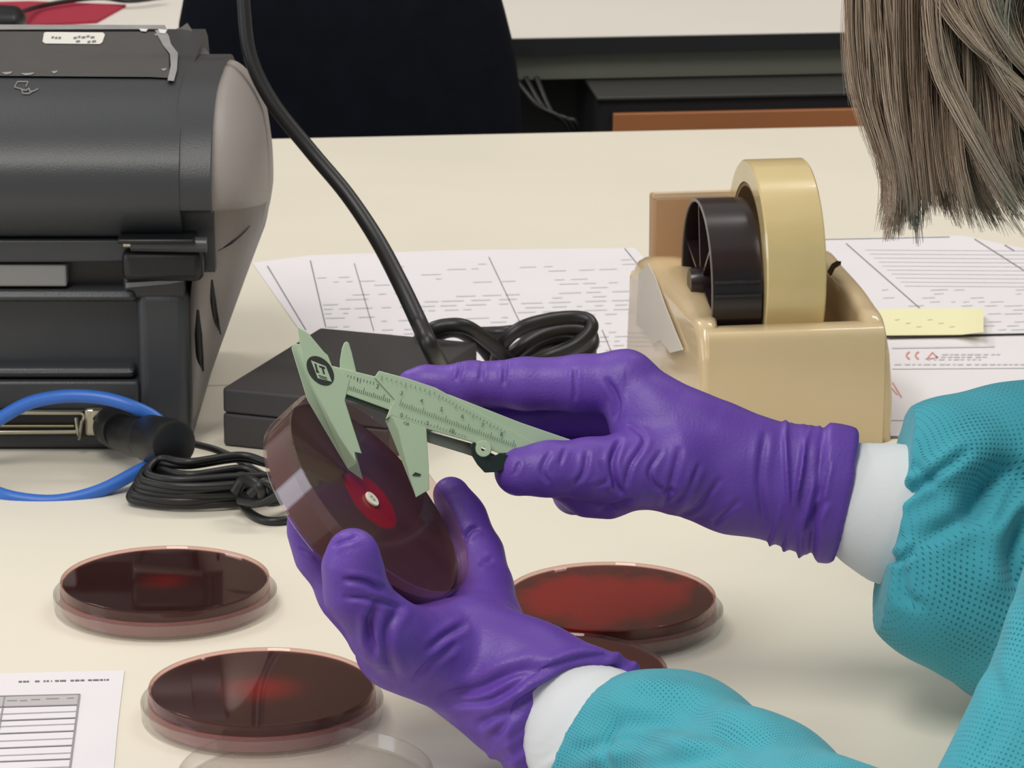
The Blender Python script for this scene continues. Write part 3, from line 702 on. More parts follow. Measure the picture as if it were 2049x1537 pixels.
# large ruled sheet on the left
s1 = sheet('printed_form', [(505, 527), (620, 512), (900, 502), (1270, 497), (1330, 560), (1370, 720), (1390, 800), (720, 800), (600, 662)], 0.0002, 'large white ruled form lying between the printer and the tape dispenser')
z1 = 0.0007
quads('ruled_lines', [gline(535, 532, 612, 660, 1.0, z1), gline(621, 521, 652, 655, 1.0, z1), gline(709, 527, 748, 662, 0.8, z1), gline(978, 514, 1045, 655, 0.8, z1), gline(1250, 497, 1275, 528, 0.9, z1), gline(1205, 660, 1230, 720, 0.8, z1)], M_INK, s1)
random.seed(11)
faint = mat('faint_grey_ink', (211, 209, 215), 0.8)
rows = []
for i, y in enumerate(range(538, 720, 9)):
    x = 630 + (y - 530) * 0.2
    while x < 1270:
        wd = random.uniform(10, 46)
        if random.random() < (0.30 if y < 600 else 0.75): rows.append(gline(x, y - (x - 630) * 0.03, x + wd, y - (x + wd - 630) * 0.03, 0.9 if y < 600 else 1.3, z1))
        x += wd + random.uniform(5, 30)
quads('printed_rows', rows, faint, s1)
# right stack
s3 = sheet('letterhead_sheet', [(1500, 676), (2060, 668), (2200, 700), (2260, 842), (1500, 842)], 0.0008, 'white letterhead sheet with red and grey heading below the yellow note')
s4 = sheet('loose_paper', [(1540, 760), (2260, 760), (2290, 872), (1560, 874)], 0.00035, 'white paper sheet at the bottom of the stack beside the teal sleeve')
s2 = sheet('ruled_chart', [(1560, 480), (1690, 478), (1925, 472), (2020, 492), (2150, 520), (2240, 664), (1500, 676)], 0.0025, 'white chart with diagonal ruled lines behind the tape dispenser and under the yellow note')
z2 = 0.003
quads('ruled_lines', [gline(1693, 487, 1850, 625, 0.9, z2), gline(1950, 478, 2110, 580, 0.9, z2), gline(2010, 490, 2030, 502, 1.0, z2), gline(1650, 479, 1900, 474, 0.6, z2)], M_INK, s2)
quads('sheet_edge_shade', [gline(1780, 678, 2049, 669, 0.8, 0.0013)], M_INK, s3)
rows = []
for y in range(580, 668, 8):
    x = 1760 + random.uniform(0, 20)
    while x < 2080:
        wd = random.uniform(8, 40)
        if random.random() < 0.6: rows.append(gline(x, y, x + wd, y - 1, 0.9, z2))
        x += wd + random.uniform(6, 26)
for y in range(500, 580, 8): rows.append(gline(1720 + (y - 490) * 1.1, y, 2090, y + 2, 0.4, z2))
quads('printed_rows', rows, faint, s2)
z3 = 0.0014
rows = [gline(1785, 696, 1990, 693, 1.5, z3), gline(1785, 738, 2070, 736, 0.7, z3)]
for y, x0, x1 in ((709, 1885, 1998), (714, 1870, 1975), (719, 1855, 1960), (729, 1790, 2060)):
    x = x0
    while x < x1:
        wd = random.uniform(5, 14)
        rows.append(gline(x, y, x + wd, y - 0.5, 1.3, z3)); x += wd + random.uniform(2, 7)
quads('printed_text', rows, faint, s3)
def arc(cx, cy, r, a0, a1, wd, z, n=7):
    P_ = [(cx + r * math.cos(math.radians(a0 + (a1 - a0) * i / n)), cy + r * 0.75 * math.sin(math.radians(a0 + (a1 - a0) * i / n))) for i in range(n + 1)]
    return [gline(P_[i][0], P_[i][1], P_[i + 1][0], P_[i + 1][1], wd, z) for i in range(n)]
quads('red_arc', arc(1824, 711, 10, 110, 250, 1.6, z3), M_INKR, s3); quads('red_arc', arc(1842, 711, 10, 110, 250, 1.6, z3), M_INKR, s3)
quads('red_marks', [gline(1856, 716, 1866, 705, 1.2, z3), gline(1866, 705, 1876, 716, 1.2, z3), gline(1876, 716, 1852, 718, 0.8, z3)], M_INKR, s3)
quads('red_stroke', [gline(1786, 765, 1804, 795, 1.2, z3)], M_INKR, s3)
quads('red_stroke', [gline(1784, 776, 1796, 790, 0.8, z3)], M_INKR, s3)
prism('folder_edge', [G(1560, 881, 0.0001), G(1560, 874, 0.0001), G(1835, 868, 0.0001), G(1850, 876, 0.0001)], [G(1560, 881, 0.0003), G(1560, 874, 0.0003), G(1835, 868, 0.0003), G(1850, 876, 0.0003)], mat('brown_card', (120, 108, 100), 0.8), s4)
# yellow note, its right end curling up
nt_pts = []
yn = empty('sticky_note', tuple(G(1870, 645, 0.003)), 'pale yellow paper note with a curled right end on the white chart', 'note')
vs, fs = [], []; n = 16
for i in range(n + 1):
    t = i / n; x = 1740 + t * 228; lf = 0.0032 + 0.007 * max(0, t - 0.75) ** 1.5 * 6
    top = 621 - 3 * math.sin(t * 3) - 8 * max(0, t - 0.7); bot = 672 - 2 * t - 24 * max(0, t - 0.8)
    for y in (top, bot): vs.append(G(x, y, lf))
    for y in (top, bot): q = G(x, y, lf); vs.append(Vector((q.x, q.y, q.z + 0.0003)))
for i in range(n):
    a = i * 4; b = a + 4
    fs += [(a, b, b + 1, a + 1), (a + 2, a + 3, b + 3, b + 2), (a, a + 2, b + 2, b), (a + 1, b + 1, b + 3, a + 3)]
fs += [(0, 1, 3, 2), (n * 4, n * 4 + 2, n * 4 + 3, n * 4 + 1)]
fixn(mesh('note_paper', vs, fs, M_YEL, yn, smooth=False))
quads('pencil_marks', [gline(1790 + k * 22, 640 + (k % 3) * 7, 1800 + k * 22, 639 + (k % 3) * 7, 0.7, 0.0037) for k in range(6)], mat('pencil_yellow', (214, 212, 178), 0.8), yn)
# lower left results sheet
s5 = sheet('results_sheet', [(-120, 1352), (120, 1346), (249, 1343), (236, 1450), (226, 1560), (-140, 1570)], 0.0002, 'white results sheet with a grey ruled table at the lower left corner')
z5 = 0.0007
quads('table_header', [[G(-60, 1396, z5), G(159, 1390, z5), G(155, 1409, z5), G(-60, 1417, z5)]], mat('header_grey', (186, 182, 182), 0.8), s5)
q5 = [gline(-60, 1394, 160, 1389, 0.9, z5 + 1e-4), gline(-60, 1416, 154, 1410, 1.0, z5 + 1e-4), gline(159, 1389, 139, 1545, 2.2, z5 + 1e-4), gline(9, 1394, -2, 1460, 1.6, z5 + 1e-4)]
for k, y in enumerate((1425, 1438, 1450, 1464, 1479, 1493, 1508, 1520, 1536)):
    q5.append(gline(-60, y + 6, 156 - (y - 1410) * 0.13, y - 2, 1.0 if k % 2 else 0.5, z5 + 1e-4))
q5 += [gline(a, b, a + ww, b - 0.5, 1.0, z5 + 1e-4) for a, b, ww in ((14, 1402, 20), (40, 1402, 14), (62, 1400, 18), (92, 1398, 26), (134, 1397, 14))]
quads('table_lines', q5, mat('mid_grey_ink', (150, 147, 152), 0.8), s5)
quads('title_text', [gline(a, 1364 - (a - 36) * 0.022, a + ww, 1364 - (a + ww - 36) * 0.022, 1.5, z5) for a, ww in ((37, 7), (46, 6), (53, 5), (70, 9), (87, 4), (93, 5), (102, 2), (110, 8), (120, 12), (141, 7), (150, 9), (161, 8), (176, 8), (186, 12), (200, 6), (208, 3), (213, 5))], M_INK, s5)

# ------------------------------------------------------------------ tape dispenser (built in its own frame: x across, y away, z up)
LOCAL = True
tdo = G(1400, 903); TB = math.radians(8.0)
def tdempty(name, lab, cat):
    o = empty(name, tuple(tdo), lab, cat); o.rotation_euler = (0, 0, TB); return o
td = tdempty('tape_dispenser', 'glossy beige desktop tape dispenser with two roll hubs on the papers', 'tape dispenser')
TM = Matrix.Translation(tdo) @ Matrix.Rotation(TB, 4, 'Z'); TI = TM.inverted(); camL = TI @ CAM
def tl(px, py, y=None, x=None):      # pixel ray meets a plane of the dispenser's own frame
    d = (TI @ P(px, py, 1.0)) - camL; t = (y - camL.y) / d.y if y is not None else (x - camL.x) / d.x
    return camL + d * t
WB = tl(1789, 880, y=0.0).x; zf = tl(1560, 658, y=0.004).z
zc = tl(1350, 508, y=0.122).z
def cheek(name, ui, uo, m=M_BEIGE, fr=(0.36, 0.64, 0.84, 0.97)):
    """ui/uo(v,z): inner and outer face; rounded across its thickness"""
    prof = cm2([(0.002, 0.0), (0.0, 0.02), (0.000, 0.04), (0.002, zf - 0.010), (0.010, zf + 0.002), (0.026, zf + (zc - zf) * fr[0]), (0.044, zf + (zc - zf) * fr[1]), (0.062, zf + (zc - zf) * fr[2]), (0.085, zf + (zc - zf) * fr[3]), (0.12, zc), (0.138, zc - 0.012), (0.142, 0.05), (0.145, 0.0)], 4)
    st = [(0.0, 1.0), (0.05, 0.45), (0.18, 0.12), (0.38, 0.0), (0.62, 0.0), (0.82, 0.12), (0.95, 0.45), (1.0, 1.0)]
    vs, fs = [], []; n = len(prof); cv, cz = 0.075, zc * 0.4
    for t, sft in st:
        for v, z in prof:
            k = 0.006 * sft; dv, dz_ = (cv - v), (cz - z); L_ = math.hypot(dv, dz_)
            v2, z2 = v + dv / L_ * k, max(0.0, z + dz_ / L_ * k) if z > 0.001 else 0.0
            vs.append(Vector((ui(v, z) + (uo(v, z) - ui(v, z)) * t, v2, z2)))
    for k in range(len(st) - 1):
        for i in range(n): fs.append((k * n + i, k * n + (i + 1) % n, (k + 1) * n + (i + 1) % n, (k + 1) * n + i))
    fs.append(tuple(range(n))[::-1]); fs.append(tuple(range((len(st) - 1) * n, len(st) * n)))
    return fixn(mesh(name, vs, fs, m, td, smooth=True))
UL = 0.0
cheek('side_cheek', lambda v, z: 0.0090 + 0.008 * np.clip((v - 0.0) / 0.06, 0, 1) * (z > 0.03), lambda v, z: UL - 0.001 + 0.002 * z / 0.1 - 0.010 * np.clip(v / 0.12, 0, 1))
cheek('side_cheek', lambda v, z: WB - 0.0145 - 0.001 * np.clip(v / 0.06, 0, 1), lambda v, z: WB - 0.007 * np.clip((z - 0.02) / 0.08, 0, 1) - 0.002 * np.clip((z - 0.055) / 0.05, 0, 1), fr=(0.58, 0.88, 0.98, 1.0))
fb = cm2([(0.0005, 0.0), (-0.0005, 0.03), (0.0005, zf - 0.008), (0.003, zf - 0.0015), (0.009, zf)], 4) + [(0.017, zf - 0.001), (0.018, 0.012), (0.14, 0.010), (0.14, 0.0)]
prism('front_block', [Vector((0.004, v, z)) for v, z in fb], [Vector((WB - 0.0055, v, z)) for v, z in fb], M_BEIGE, td, smooth=True, angle=40)
box('rear_shell', (WB / 2, 0.135, 0.035), (WB - 0.010, 0.012, 0.066), M_BEIGE, td, 0, 0.004)
zm = tl(1390, 392, y=0.118).z; um = tl(1307, 450, y=0.118).x
box('cutter_mount', (um + 0.022, 0.124, (zm + 0.03) / 2), (0.044, 0.013, zm - 0.03), M_BEIGED, td, 0, 0.0015)
box('cutter_blade', (um + 0.022, 0.1185, zm + 0.0006), (0.044, 0.002, 0.003), mat('pale_cutter', (214, 190, 160), 0.5), td, 0, 0.0004)
lab = [(1279, 548), (1297, 527), (1312, 556), (1332, 612), (1352, 662), (1368, 700), (1342, 706), (1322, 680), (1306, 690), (1292, 662), (1274, 650)]
lab3 = []
for x, y in lab:
    xx = UL - 0.004
    for _ in range(6):
        q = tl(x, y, x=xx); xx = UL - 0.0014 + 0.002 * q.z / 0.1 - 0.010 * min(1, max(0, q.y / 0.12))
    lab3.append(Vector((xx, q.y, q.z)))
prism('torn_label', lab3, [v - Vector((0.0004, 0, 0)) for v in lab3], mat('worn_white_label', (214, 206, 198), 0.5), td)
RR = 0.0490; rv = 0.062
rz = tl(1540, 322, y=rv).z - RR
u1 = tl(1531, 600, y=rv - RR + 0.004).x; u2 = tl(1650, 600, y=rv - RR + 0.004).x
def ulathe(name, prof, x, m, parent, c, n=96):
    o = lathe(name, prof, m, None, n, None)
    for v in o.data.vertices: v.co = Vector((x + v.co.z, c[0] + v.co.x, c[1] + v.co.y))
    fixn(o); o.parent = parent; return o
tr_ = tdempty('tape_roll', 'wide amber tinted clear tape roll standing in the beige dispenser', 'tape roll')
rc = (rv, rz)
ulathe('tape', [(0.0385, 0.0), (RR - 0.0008, 0.0), (RR, 0.0008), (RR, u2 - u1 - 0.0008), (RR - 0.0008, u2 - u1), (0.0385, u2 - u1)], u1, M_TAPE, tr_, rc)
ulathe('cardboard_core', [(0.0365, 0.0005), (0.0384, 0.0005), (0.0384, u2 - u1 - 0.0005), (0.0365, u2 - u1 - 0.0005)], u1, mat('tan_card', (150, 120, 86), 0.8), tr_, rc)
hc = (rv - 0.004, rz - 0.0075); hr = 0.0395
h0 = tl(1424, 600, y=hc[0] - hr + 0.004).x; h1 = u1 - 0.0012; hw = h1 - h0
hub = tdempty('roll_hub', 'dark brown spoked plastic hub beside the amber tape roll', 'hub')
ulathe('hub_drum', [(hr - 0.0018, 0.0), (hr, 0.0), (hr, hw), (hr - 0.0018, hw)], h0, M_CORE, hub, hc)
ulathe('hub_rim', [(hr - 0.0014, -0.0006), (hr - 0.0002, -0.0006), (hr - 0.0002, 0.0), (hr - 0.0014, 0.0)], h0, mat('worn_grey_rim', (120, 110, 108), 0.3), hub, hc)
ulathe('hub_web', [(0.0, 0.013), (hr - 0.002, 0.013), (hr - 0.002, 0.015), (0.0, 0.015)], h0, M_CORE, hub, hc)
ulathe('hub_boss', [(0.0, -0.004), (0.006, -0.004), (0.007, 0.0), (0.007, 0.013), (0.0, 0.013)], h0, M_CORE, hub, hc, 32)
for k in range(6):
    a = math.pi * k / 3 + 0.3
    d = Vector((0, math.cos(a), math.sin(a))); t = Vector((0, -math.sin(a), math.cos(a))) * 0.0008
    c3 = Vector((h0 + 0.0015, hc[0], hc[1])); q4 = [c3 + d * 0.006 - t, c3 + d * 0.006 + t, c3 + d * (hr - 0.002) + t, c3 + d * (hr - 0.002) - t]
    prism('spoke', q4, [q + Vector((0.012, 0, 0)) for q in q4], M_CORE, hub)
for a in (2.92, 3.08):
    d = Vector((0, math.cos(a), math.sin(a)))
    box('drum_rib', (0.5 * (h0 + h1), hc[0] + d.y * (hr + 0.0003), hc[1] + d.z * (hr + 0.0003)), (hw - 0.001, 0.0016, 0.0014), M_CORE, hub, 0, 0.0003)
tube('axle', [(0.010, hc[0], hc[1]), (u2 + 0.002, hc[0], hc[1])], 0.003, M_METAL, td, smoothpath=False)
hs = [tl(x, y + 14, x=WB - 0.0165) for x, y in ((1655, 530), (1664, 514), (1674, 508), (1681, 509), (1680, 516), (1668, 524), (1661, 538))]
prism('hub_slot', hs, [v + Vector((0.0006, 0, 0)) for v in hs], M_PDRK, td)
LOCAL = False

# ------------------------------------------------------------------ petri dishes on the table
def petri(px, py, label, base, halo, scale=1.0, r0=0.004, r1=0.02, rot=0.0, group=None, patch=None):
    """px,py: centre of the top face in the photograph"""
    zt_ = 0.0118; g = G(px, py, zt_ * scale); root = empty('petri_dish', (g.x, g.y, TZ), label, 'petri dish', group)
    def part(name, prof, m, z0=0.0):
        return lathe(name, [(r * scale, (z) * scale) for r, z in prof], m, root, 128)
    part('lid', [(0, 0.0003), (0.0445, 0.0003), (0.0452, 0.0010), (0.0455, 0.0068), (0.0447, 0.0068), (0.0443, 0.0013), (0, 0.0012)], CLEAR)
    part('dish_wall', [(0.0425, 0.0016), (0.0427, 0.0075), (0.0417, 0.0075), (0.0416, 0.0016)], PINKWALL)
    part('dish_base', [(0.0427, 0.0077), (0.0427, 0.0112), (0.0424, 0.0122), (0.0416, 0.0122), (0.0409, 0.0114), (0, 0.0114), (0, 0.0111), (0.0415, 0.0111), (0.0417, 0.0077)], CLEARB)
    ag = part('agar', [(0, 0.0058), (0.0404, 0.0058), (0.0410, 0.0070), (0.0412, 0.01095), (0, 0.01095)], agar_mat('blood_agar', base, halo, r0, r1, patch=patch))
    lathe('mould_mark', [(0, 0), (0.0006, 0.0), (0.0004, 0.0008), (0, 0.001)], CLEAR, root, 8, None).location = (-0.008 * scale, -0.0446 * scale, 0.0008)
    return root
petri(330, 1158, 'dark red blood agar dish on its clear lid, nearest the blue cable', (54, 7, 10), (128, 12, 14), 1.0, 0.0, 0.016)
petri(524, 1373, 'dark blood agar dish above the results sheet and empty clear lid', (62, 16, 12), (165, 24, 14), 1.0, 0.0, 0.022)
petri(1221, 1192, 'bright red blood agar dish on the table below the hand holding the calliper', (92, 48, 40), (178, 20, 18), 1.0, 0.050, 0.068, patch=0.05)  # brown mottling paints dark reflections into the agar colour
petri(1112, 1340, 'blood agar dish mostly hidden behind the wrist of the gloved hand', (92, 16, 12), (120, 20, 14), 1.0, 0.004, 0.05)
gl = G(612, 1578, 0.0)
elid = empty('empty_petri_lid', (gl.x, gl.y, TZ), 'empty clear petri lid cut off by the bottom edge of the photo', 'petri lid')  # a lone clear lid, without its dish
lathe('lid_shell', [(0, 0.0003), (0.0445, 0.0003), (0.0452, 0.0010), (0.0455, 0.0068), (0.0447, 0.0068), (0.0443, 0.0013), (0, 0.0012)], CLEAR, elid, 128)

# ------------------------------------------------------------------ held dish
HD = 1.34
hp = P(742, 1001, HD); vdir = (hp - CAM).normalized()
nrm = (RV * 0.76 + UV * 0.65).normalized() * 0.925 - vdir * 0.38; nrm.normalize()
maj = (RV * 0.65 - UV * 0.76).normalized(); maj = (maj - nrm * maj.dot(nrm)).normalized(); mnr = nrm.cross(maj)
HM = Matrix((( maj.x, mnr.x, nrm.x, hp.x), (maj.y, mnr.y, nrm.y, hp.y), (maj.z, mnr.z, nrm.z, hp.z), (0, 0, 0, 1)))
hd = bpy.data.objects.new('petri_dish', None); C.objects.link(hd); hd.matrix_world = HM; hd.empty_display_size = 0.02
tag(hd, 'open blood agar dish held tilted in the lower gloved hand', 'petri dish')
# local z=0 is the agar surface
lathe('dish_wall', [(0, -0.0098), (0.0432, -0.0098), (0.0440, -0.0090), (0.0443, 0.0048), (0.0434, 0.0048), (0.0430, -0.0088), (0, -0.0088)], CLEARPINK, hd, 160)
lathe('agar', [(0, -0.0086), (0.0426, -0.0086), (0.0428, 0.0002), (0.0420, 0.0), (0, 0.0)], agar_mat('blood_agar_growth', (66, 36, 36), (132, 14, 20), 0.0128, 0.0142, rough=0.34, coat=0.3), hd, 160)
ds = lathe('antibiotic_disc', [(0, 0.0001), (0.0029, 0.0001), (0.0031, 0.0004), (0.0031, 0.0009), (0.0029, 0.0011), (0, 0.0011)], M_DISC, None, 40, HM)
tag(ds, 'small white antibiotic disc at the centre of the held agar dish', 'disc')
def HP(x, y, z): return HM @ Vector((x, y, z))
dp = quads('disc_print', [[HP(x, y, 0.0012), HP(x + a, y, 0.0012), HP(x + a, y + b, 0.0012), HP(x, y + b, 0.0012)] for x, y, a, b in ((-0.0012, -0.001, 0.0003, 0.0016), (-0.0006, -0.001, 0.0003, 0.0014), (-0.0012, 0.0002, 0.0009, 0.0003), (0.0002, -0.001, 0.0003, 0.0018), (0.0008, -0.0009, 0.0003, 0.0016), (0.0002, -0.0003, 0.0008, 0.0003))], mat('pale_print', (150, 146, 138), 0.9))
dp.parent = ds; dp.matrix_parent_inverse = HM.inverted()

# ------------------------------------------------------------------ calliper
def cd_(x, y): return 1.338 + (x - 725) * 8.6e-5 + (960 - y) * 2.4e-5
cal = empty('vernier_calliper', tuple(P(780, 800, cd_(780, 800))), 'mint green plastic vernier calliper held over the tilted agar dish', 'calliper')
def cp(x, y, off=0.0): return P(x, y, cd_(x, y) + off)
def plate(name, pts, f, b, m=M_MINT, parent=cal, bevel=0.0003):
    return prism(name, [cp(x, y, f) for x, y in pts], [cp(x, y, b) for x, y in pts], m, parent, bevel=bevel)
# fixed jaw with bevelled outer face (own vertices, front and back)
def facet(name, fpts, bpts, m=M_MINT, parent=cal):
    return prism(name, [cp(*p) for p in fpts], [cp(*p) for p in bpts], m, parent, bevel=0.00025)
plate('fixed_jaw', [(594, 653), (618, 668), (648, 704), (656, 711), (664, 732), (684, 742), (700, 760), (690, 801), (706, 853), (724, 908), (710, 905), (714, 928), (680, 876), (623, 771), (607, 716), (600, 690)], -0.0004, 0.0022)
facet('jaw_bevel', [(583, 697, 0.0050), (589, 687, 0.0040), (601, 689, -0.0004), (607, 716, -0.0004), (623, 771, -0.0004), (680, 876, -0.0004), (714, 928, -0.0004), (697, 941, 0.0042), (615, 801, 0.0050)],
      [(583, 697, 0.0058), (589, 687, 0.0052), (601, 689, 0.0032), (607, 716, 0.0032), (623, 771, 0.0032), (680, 876, 0.0032), (714, 928, 0.0032), (697, 941, 0.0050), (615, 801, 0.0058)])
facet('jaw_tip', [(697, 941, 0.0016), (714, 928, -0.0002), (712, 906, -0.0002), (727, 962, 0.0004)], [(697, 941, 0.0026), (714, 928, 0.0026), (712, 906, 0.0024), (727, 962, 0.0012)], mat('grey_green_tip', (112, 120, 110), 0.4))
plate('main_beam', [(664, 732), (749, 753), (900, 790), (1040, 845), (1200, 900), (1290, 935), (1275, 965), (1180, 945), (1010, 905), (930, 880), (788, 824), (684, 786)], 0.0, 0.0030)
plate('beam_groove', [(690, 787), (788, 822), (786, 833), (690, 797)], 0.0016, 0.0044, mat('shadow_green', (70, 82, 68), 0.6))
plate('depth_rod', [(853, 862), (945, 888), (1000, 915), (995, 930), (930, 908), (855, 885)], 0.0022, 0.0042, mat('grey_green_rod', (104, 108, 98), 0.5))
# slider
sl = plate('slider', [(758, 742), (815, 757), (872, 776), (928, 807), (1020, 859), (1075, 890), (1040, 905), (1000, 908), (941, 884), (853, 858), (784, 832), (771, 840), (779, 820), (790, 800), (749, 755)], -0.0009, 0.0006)
plate('inner_jaw', [(680, 740), (680, 722), (684, 698), (688, 687), (693, 683), (698, 686), (704, 706), (713, 744), (700, 750)], 0.0018, 0.0036)
facet('moving_jaw', [(784, 832, -0.0012), (853, 857, -0.0012), (858, 934, -0.0012), (859, 980, -0.0012), (832, 996, -0.0004), (820, 955, -0.0012), (806, 900, -0.0012), (797, 862, -0.0012)],
      [(784, 832, 0.0018), (853, 857, 0.0018), (858, 934, 0.0018), (859, 980, 0.0012), (832, 996, 0.0010), (820, 955, 0.0018), (806, 900, 0.0018), (797, 862, 0.0018)])
facet('moving_jaw_bevel', [(778, 860, 0.0012), (771, 842, 0.0008), (784, 832, -0.0011), (797, 862, -0.0011), (806, 900, -0.0011), (820, 955, -0.0011), (832, 996, -0.0003), (807, 918, 0.0012)],
      [(778, 860, 0.0022), (771, 842, 0.0022), (784, 832, 0.0022), (797, 862, 0.0022), (806, 900, 0.0022), (820, 955, 0.0022), (832, 996, 0.0016), (807, 918, 0.0022)])
quads('jaw_mark', [[cp(824, 952, -0.0016), cp(831, 945, -0.0016), cp(843, 949, -0.0016), cp(840, 953, -0.0016)]], M_INKD, cal)
clip = plate('thumb_clip', [(941, 889), (950, 884), (965, 908), (985, 915), (1000, 906), (1030, 915), (1020, 940), (990, 945), (970, 946), (955, 930), (944, 912)], -0.0028, 0.0024, mat('black_green_plastic', (26, 38, 34), 0.45))
lockc = cp(967, 898, -0.0030)
lk = lathe('lock_screw', [(0.0008, -0.0012), (0.0028, -0.0012), (0.0031, -0.0006), (0.0031, 0.002), (0.0008, 0.002)], M_MINT, None, 32, None)
qv = (CAM - lockc).normalized().to_track_quat('-Z', 'Y').to_matrix().to_4x4()
for v in lk.data.vertices: v.co = (Matrix.Translation(lockc) @ qv) @ v.co
fixn(lk); lk.parent = cal; lk.matrix_parent_inverse = Matrix.Translation(cal.location).inverted()
# logo: black oval, pale panel, letter strokes
def cal_ellipse(cx, cy, a, b, ang, off, n=36):
    ca, sa = math.cos(math.radians(ang)), math.sin(math.radians(ang))
    return [cp(cx + a * math.cos(t) * ca - b * math.sin(t) * sa, cy + a * math.cos(t) * sa + b * math.sin(t) * ca, off) for t in [2 * math.pi * i / n for i in range(n)]]
quads('logo_oval', [cal_ellipse(641, 742, 34, 22, 50, -0.0006)], M_INKD, cal)
quads('logo_panel', [[cp(622, 721, -0.0007), cp(652, 733, -0.0007), cp(664, 764, -0.0007), cp(636, 757, -0.0007)]], M_MINT, cal)
def crect(x, y, w_, h_, off): # strokes slanted like the oval
    sk = 0.32
    pt = lambda a, b: cp(x + a + b * 0.25, y + b + a * sk, off)
    return [pt(0, 0), pt(w_, 0), pt(w_, h_), pt(0, h_)]
quads('logo_letters', [crect(629, 727, 4, 16, -0.0008), crect(632, 741, 6, 4, -0.0008), crect(638, 731, 12, 4, -0.0008), crect(643, 734, 4, 14, -0.0008), crect(637, 750, 17, 2, -0.0008), crect(639, 754, 16, 1.6, -0.0008)], M_INKD, cal)
# scale ticks and figures
tick = []
mg = mat('soft_dark_print', (84, 104, 88), 0.7)
def lerp(a, b, t): return (a[0] + (b[0] - a[0]) * t, a[1] + (b[1] - a[1]) * t)
def ticks(a, b, n, L, off, nd=(0.24, -0.97), every=10):
    for i in range(n):
        p = lerp(a, b, i / (n - 1)); l = L * (1.7 if i % every == 0 else (1.3 if i % 5 == 0 else 1.0)); w_ = 0.55
        q = (p[0] + nd[0] * l, p[1] + nd[1] * l)
        tick.append([cp(p[0] - w_, p[1], off), cp(p[0] + w_, p[1], off), cp(q[0] + w_, q[1], off), cp(q[0] - w_, q[1], off)])
ticks((686, 777), (778, 806), 24, 8, -0.0002)
ticks((690, 748), (748, 764), 10, 6, -0.0002, (-0.2, 0.95), 5)
ticks((800, 812), (1030, 896), 52, 8, -0.0018)
ticks((765, 752), (870, 784), 12, 6, -0.0018, (-0.2, 0.95), 5)
ticks((880, 790), (1010, 862), 20, 6, -0.0018, (-0.3, 0.9), 5)
ticks((812, 838), (930, 876), 20, 5, -0.0018)
quads('scale_ticks', tick, mg, cal)
ex_ = (cp(1000, 880) - cp(700, 775)).normalized(); upv = (cp(720, 760) - cp(728, 800)); upv = (upv - ex_ * upv.dot(ex_)).normalized()
for s_, x, y, off in (('1', 712, 763, -0.0003), ('2', 752, 776, -0.0003), ('3', 800, 790, -0.0018), ('4', 840, 805, -0.0018), ('5', 880, 822, -0.0018), ('6', 922, 836, -0.0018), ('7', 962, 854, -0.0018), ('8', 1000, 872, -0.0018), ('0', 800, 834, -0.0018), ('5', 852, 850, -0.0018), ('10', 898, 864, -0.0018)):
    text_mesh('figure', s_, 0.0022, cp(x, y, off), ex_, upv, M_INKD, cal)
text_mesh('small_print', '128', 0.0016, cp(806, 848, -0.0014), ex_, upv, mg, cal)

# ================================================================== PERSON
DL = 1.34; zs = DL / FPX
def L(px, py, z, r): return (px, py, DL * (1 + z / FPX), r)
DR = 1.392
def Rr(px, py, z, r): return (px, py, DR * (1 + z / FPX), r)
headc = P(2290, -340, 1.43)
shL = Vector((0.245, P(2400, 500, 1.22).y, TZ + 0.235)); shR = Vector((0.285, 1.60, TZ + 0.235)); chest = Vector((0.36, 1.40, TZ + 0.16)); hip = Vector((0.62, 1.42, 0.50))
person = empty('person', (0.62, 1.42, 0.0), 'person in teal gown and purple gloves measuring an agar dish, long grey-brown hair', 'person')

# gloves -----------------------------------------------------------
def pxaxis(a, b): return (np.array(P(*a)), np.array(P(*b)))
rc_a = P(1600, 965, DR); rc_b = P(1675, 985, DR)
def cuff_disp_r(v, N, px, py, dd):
    t = (px - 1548) + (py - 960) * 0.10 + 5 * wnoise(v, 260, 3)
    d = np.zeros(len(v))
    for c, wd, a in ((10, 5, 8), (27, 5, 10), (42, 4.5, 11), (57, 4.5, 11), (74, 6, 9)):
        tt = t + 10 * np.sin((py - 900) / 60.0 + c) - 4
        d += a * np.exp(-((tt - c) / wd) ** 2) * (0.55 + 0.45 * np.sin(py / 31 + c * 1.7))
    d += 11 * np.clip((t - 92) / 12, 0, 1) * np.clip(1 - (t - 150) / 14, 0, 1)
    d -= 7 * np.exp(-((t - 88) / 6) ** 2)
    return (d + 1.6 * wnoise(v, 420, 5) * (0.4 + (px > 1250))) * dd / FPX
pR = P(1682, 990, DR); axR = (P(1682, 990, DR) - P(1500, 955, DR)).normalized()
cutR = (Vector(P(1684, 985, DR)), (axR + RV * 0.0 + UV * -0.0).normalized())
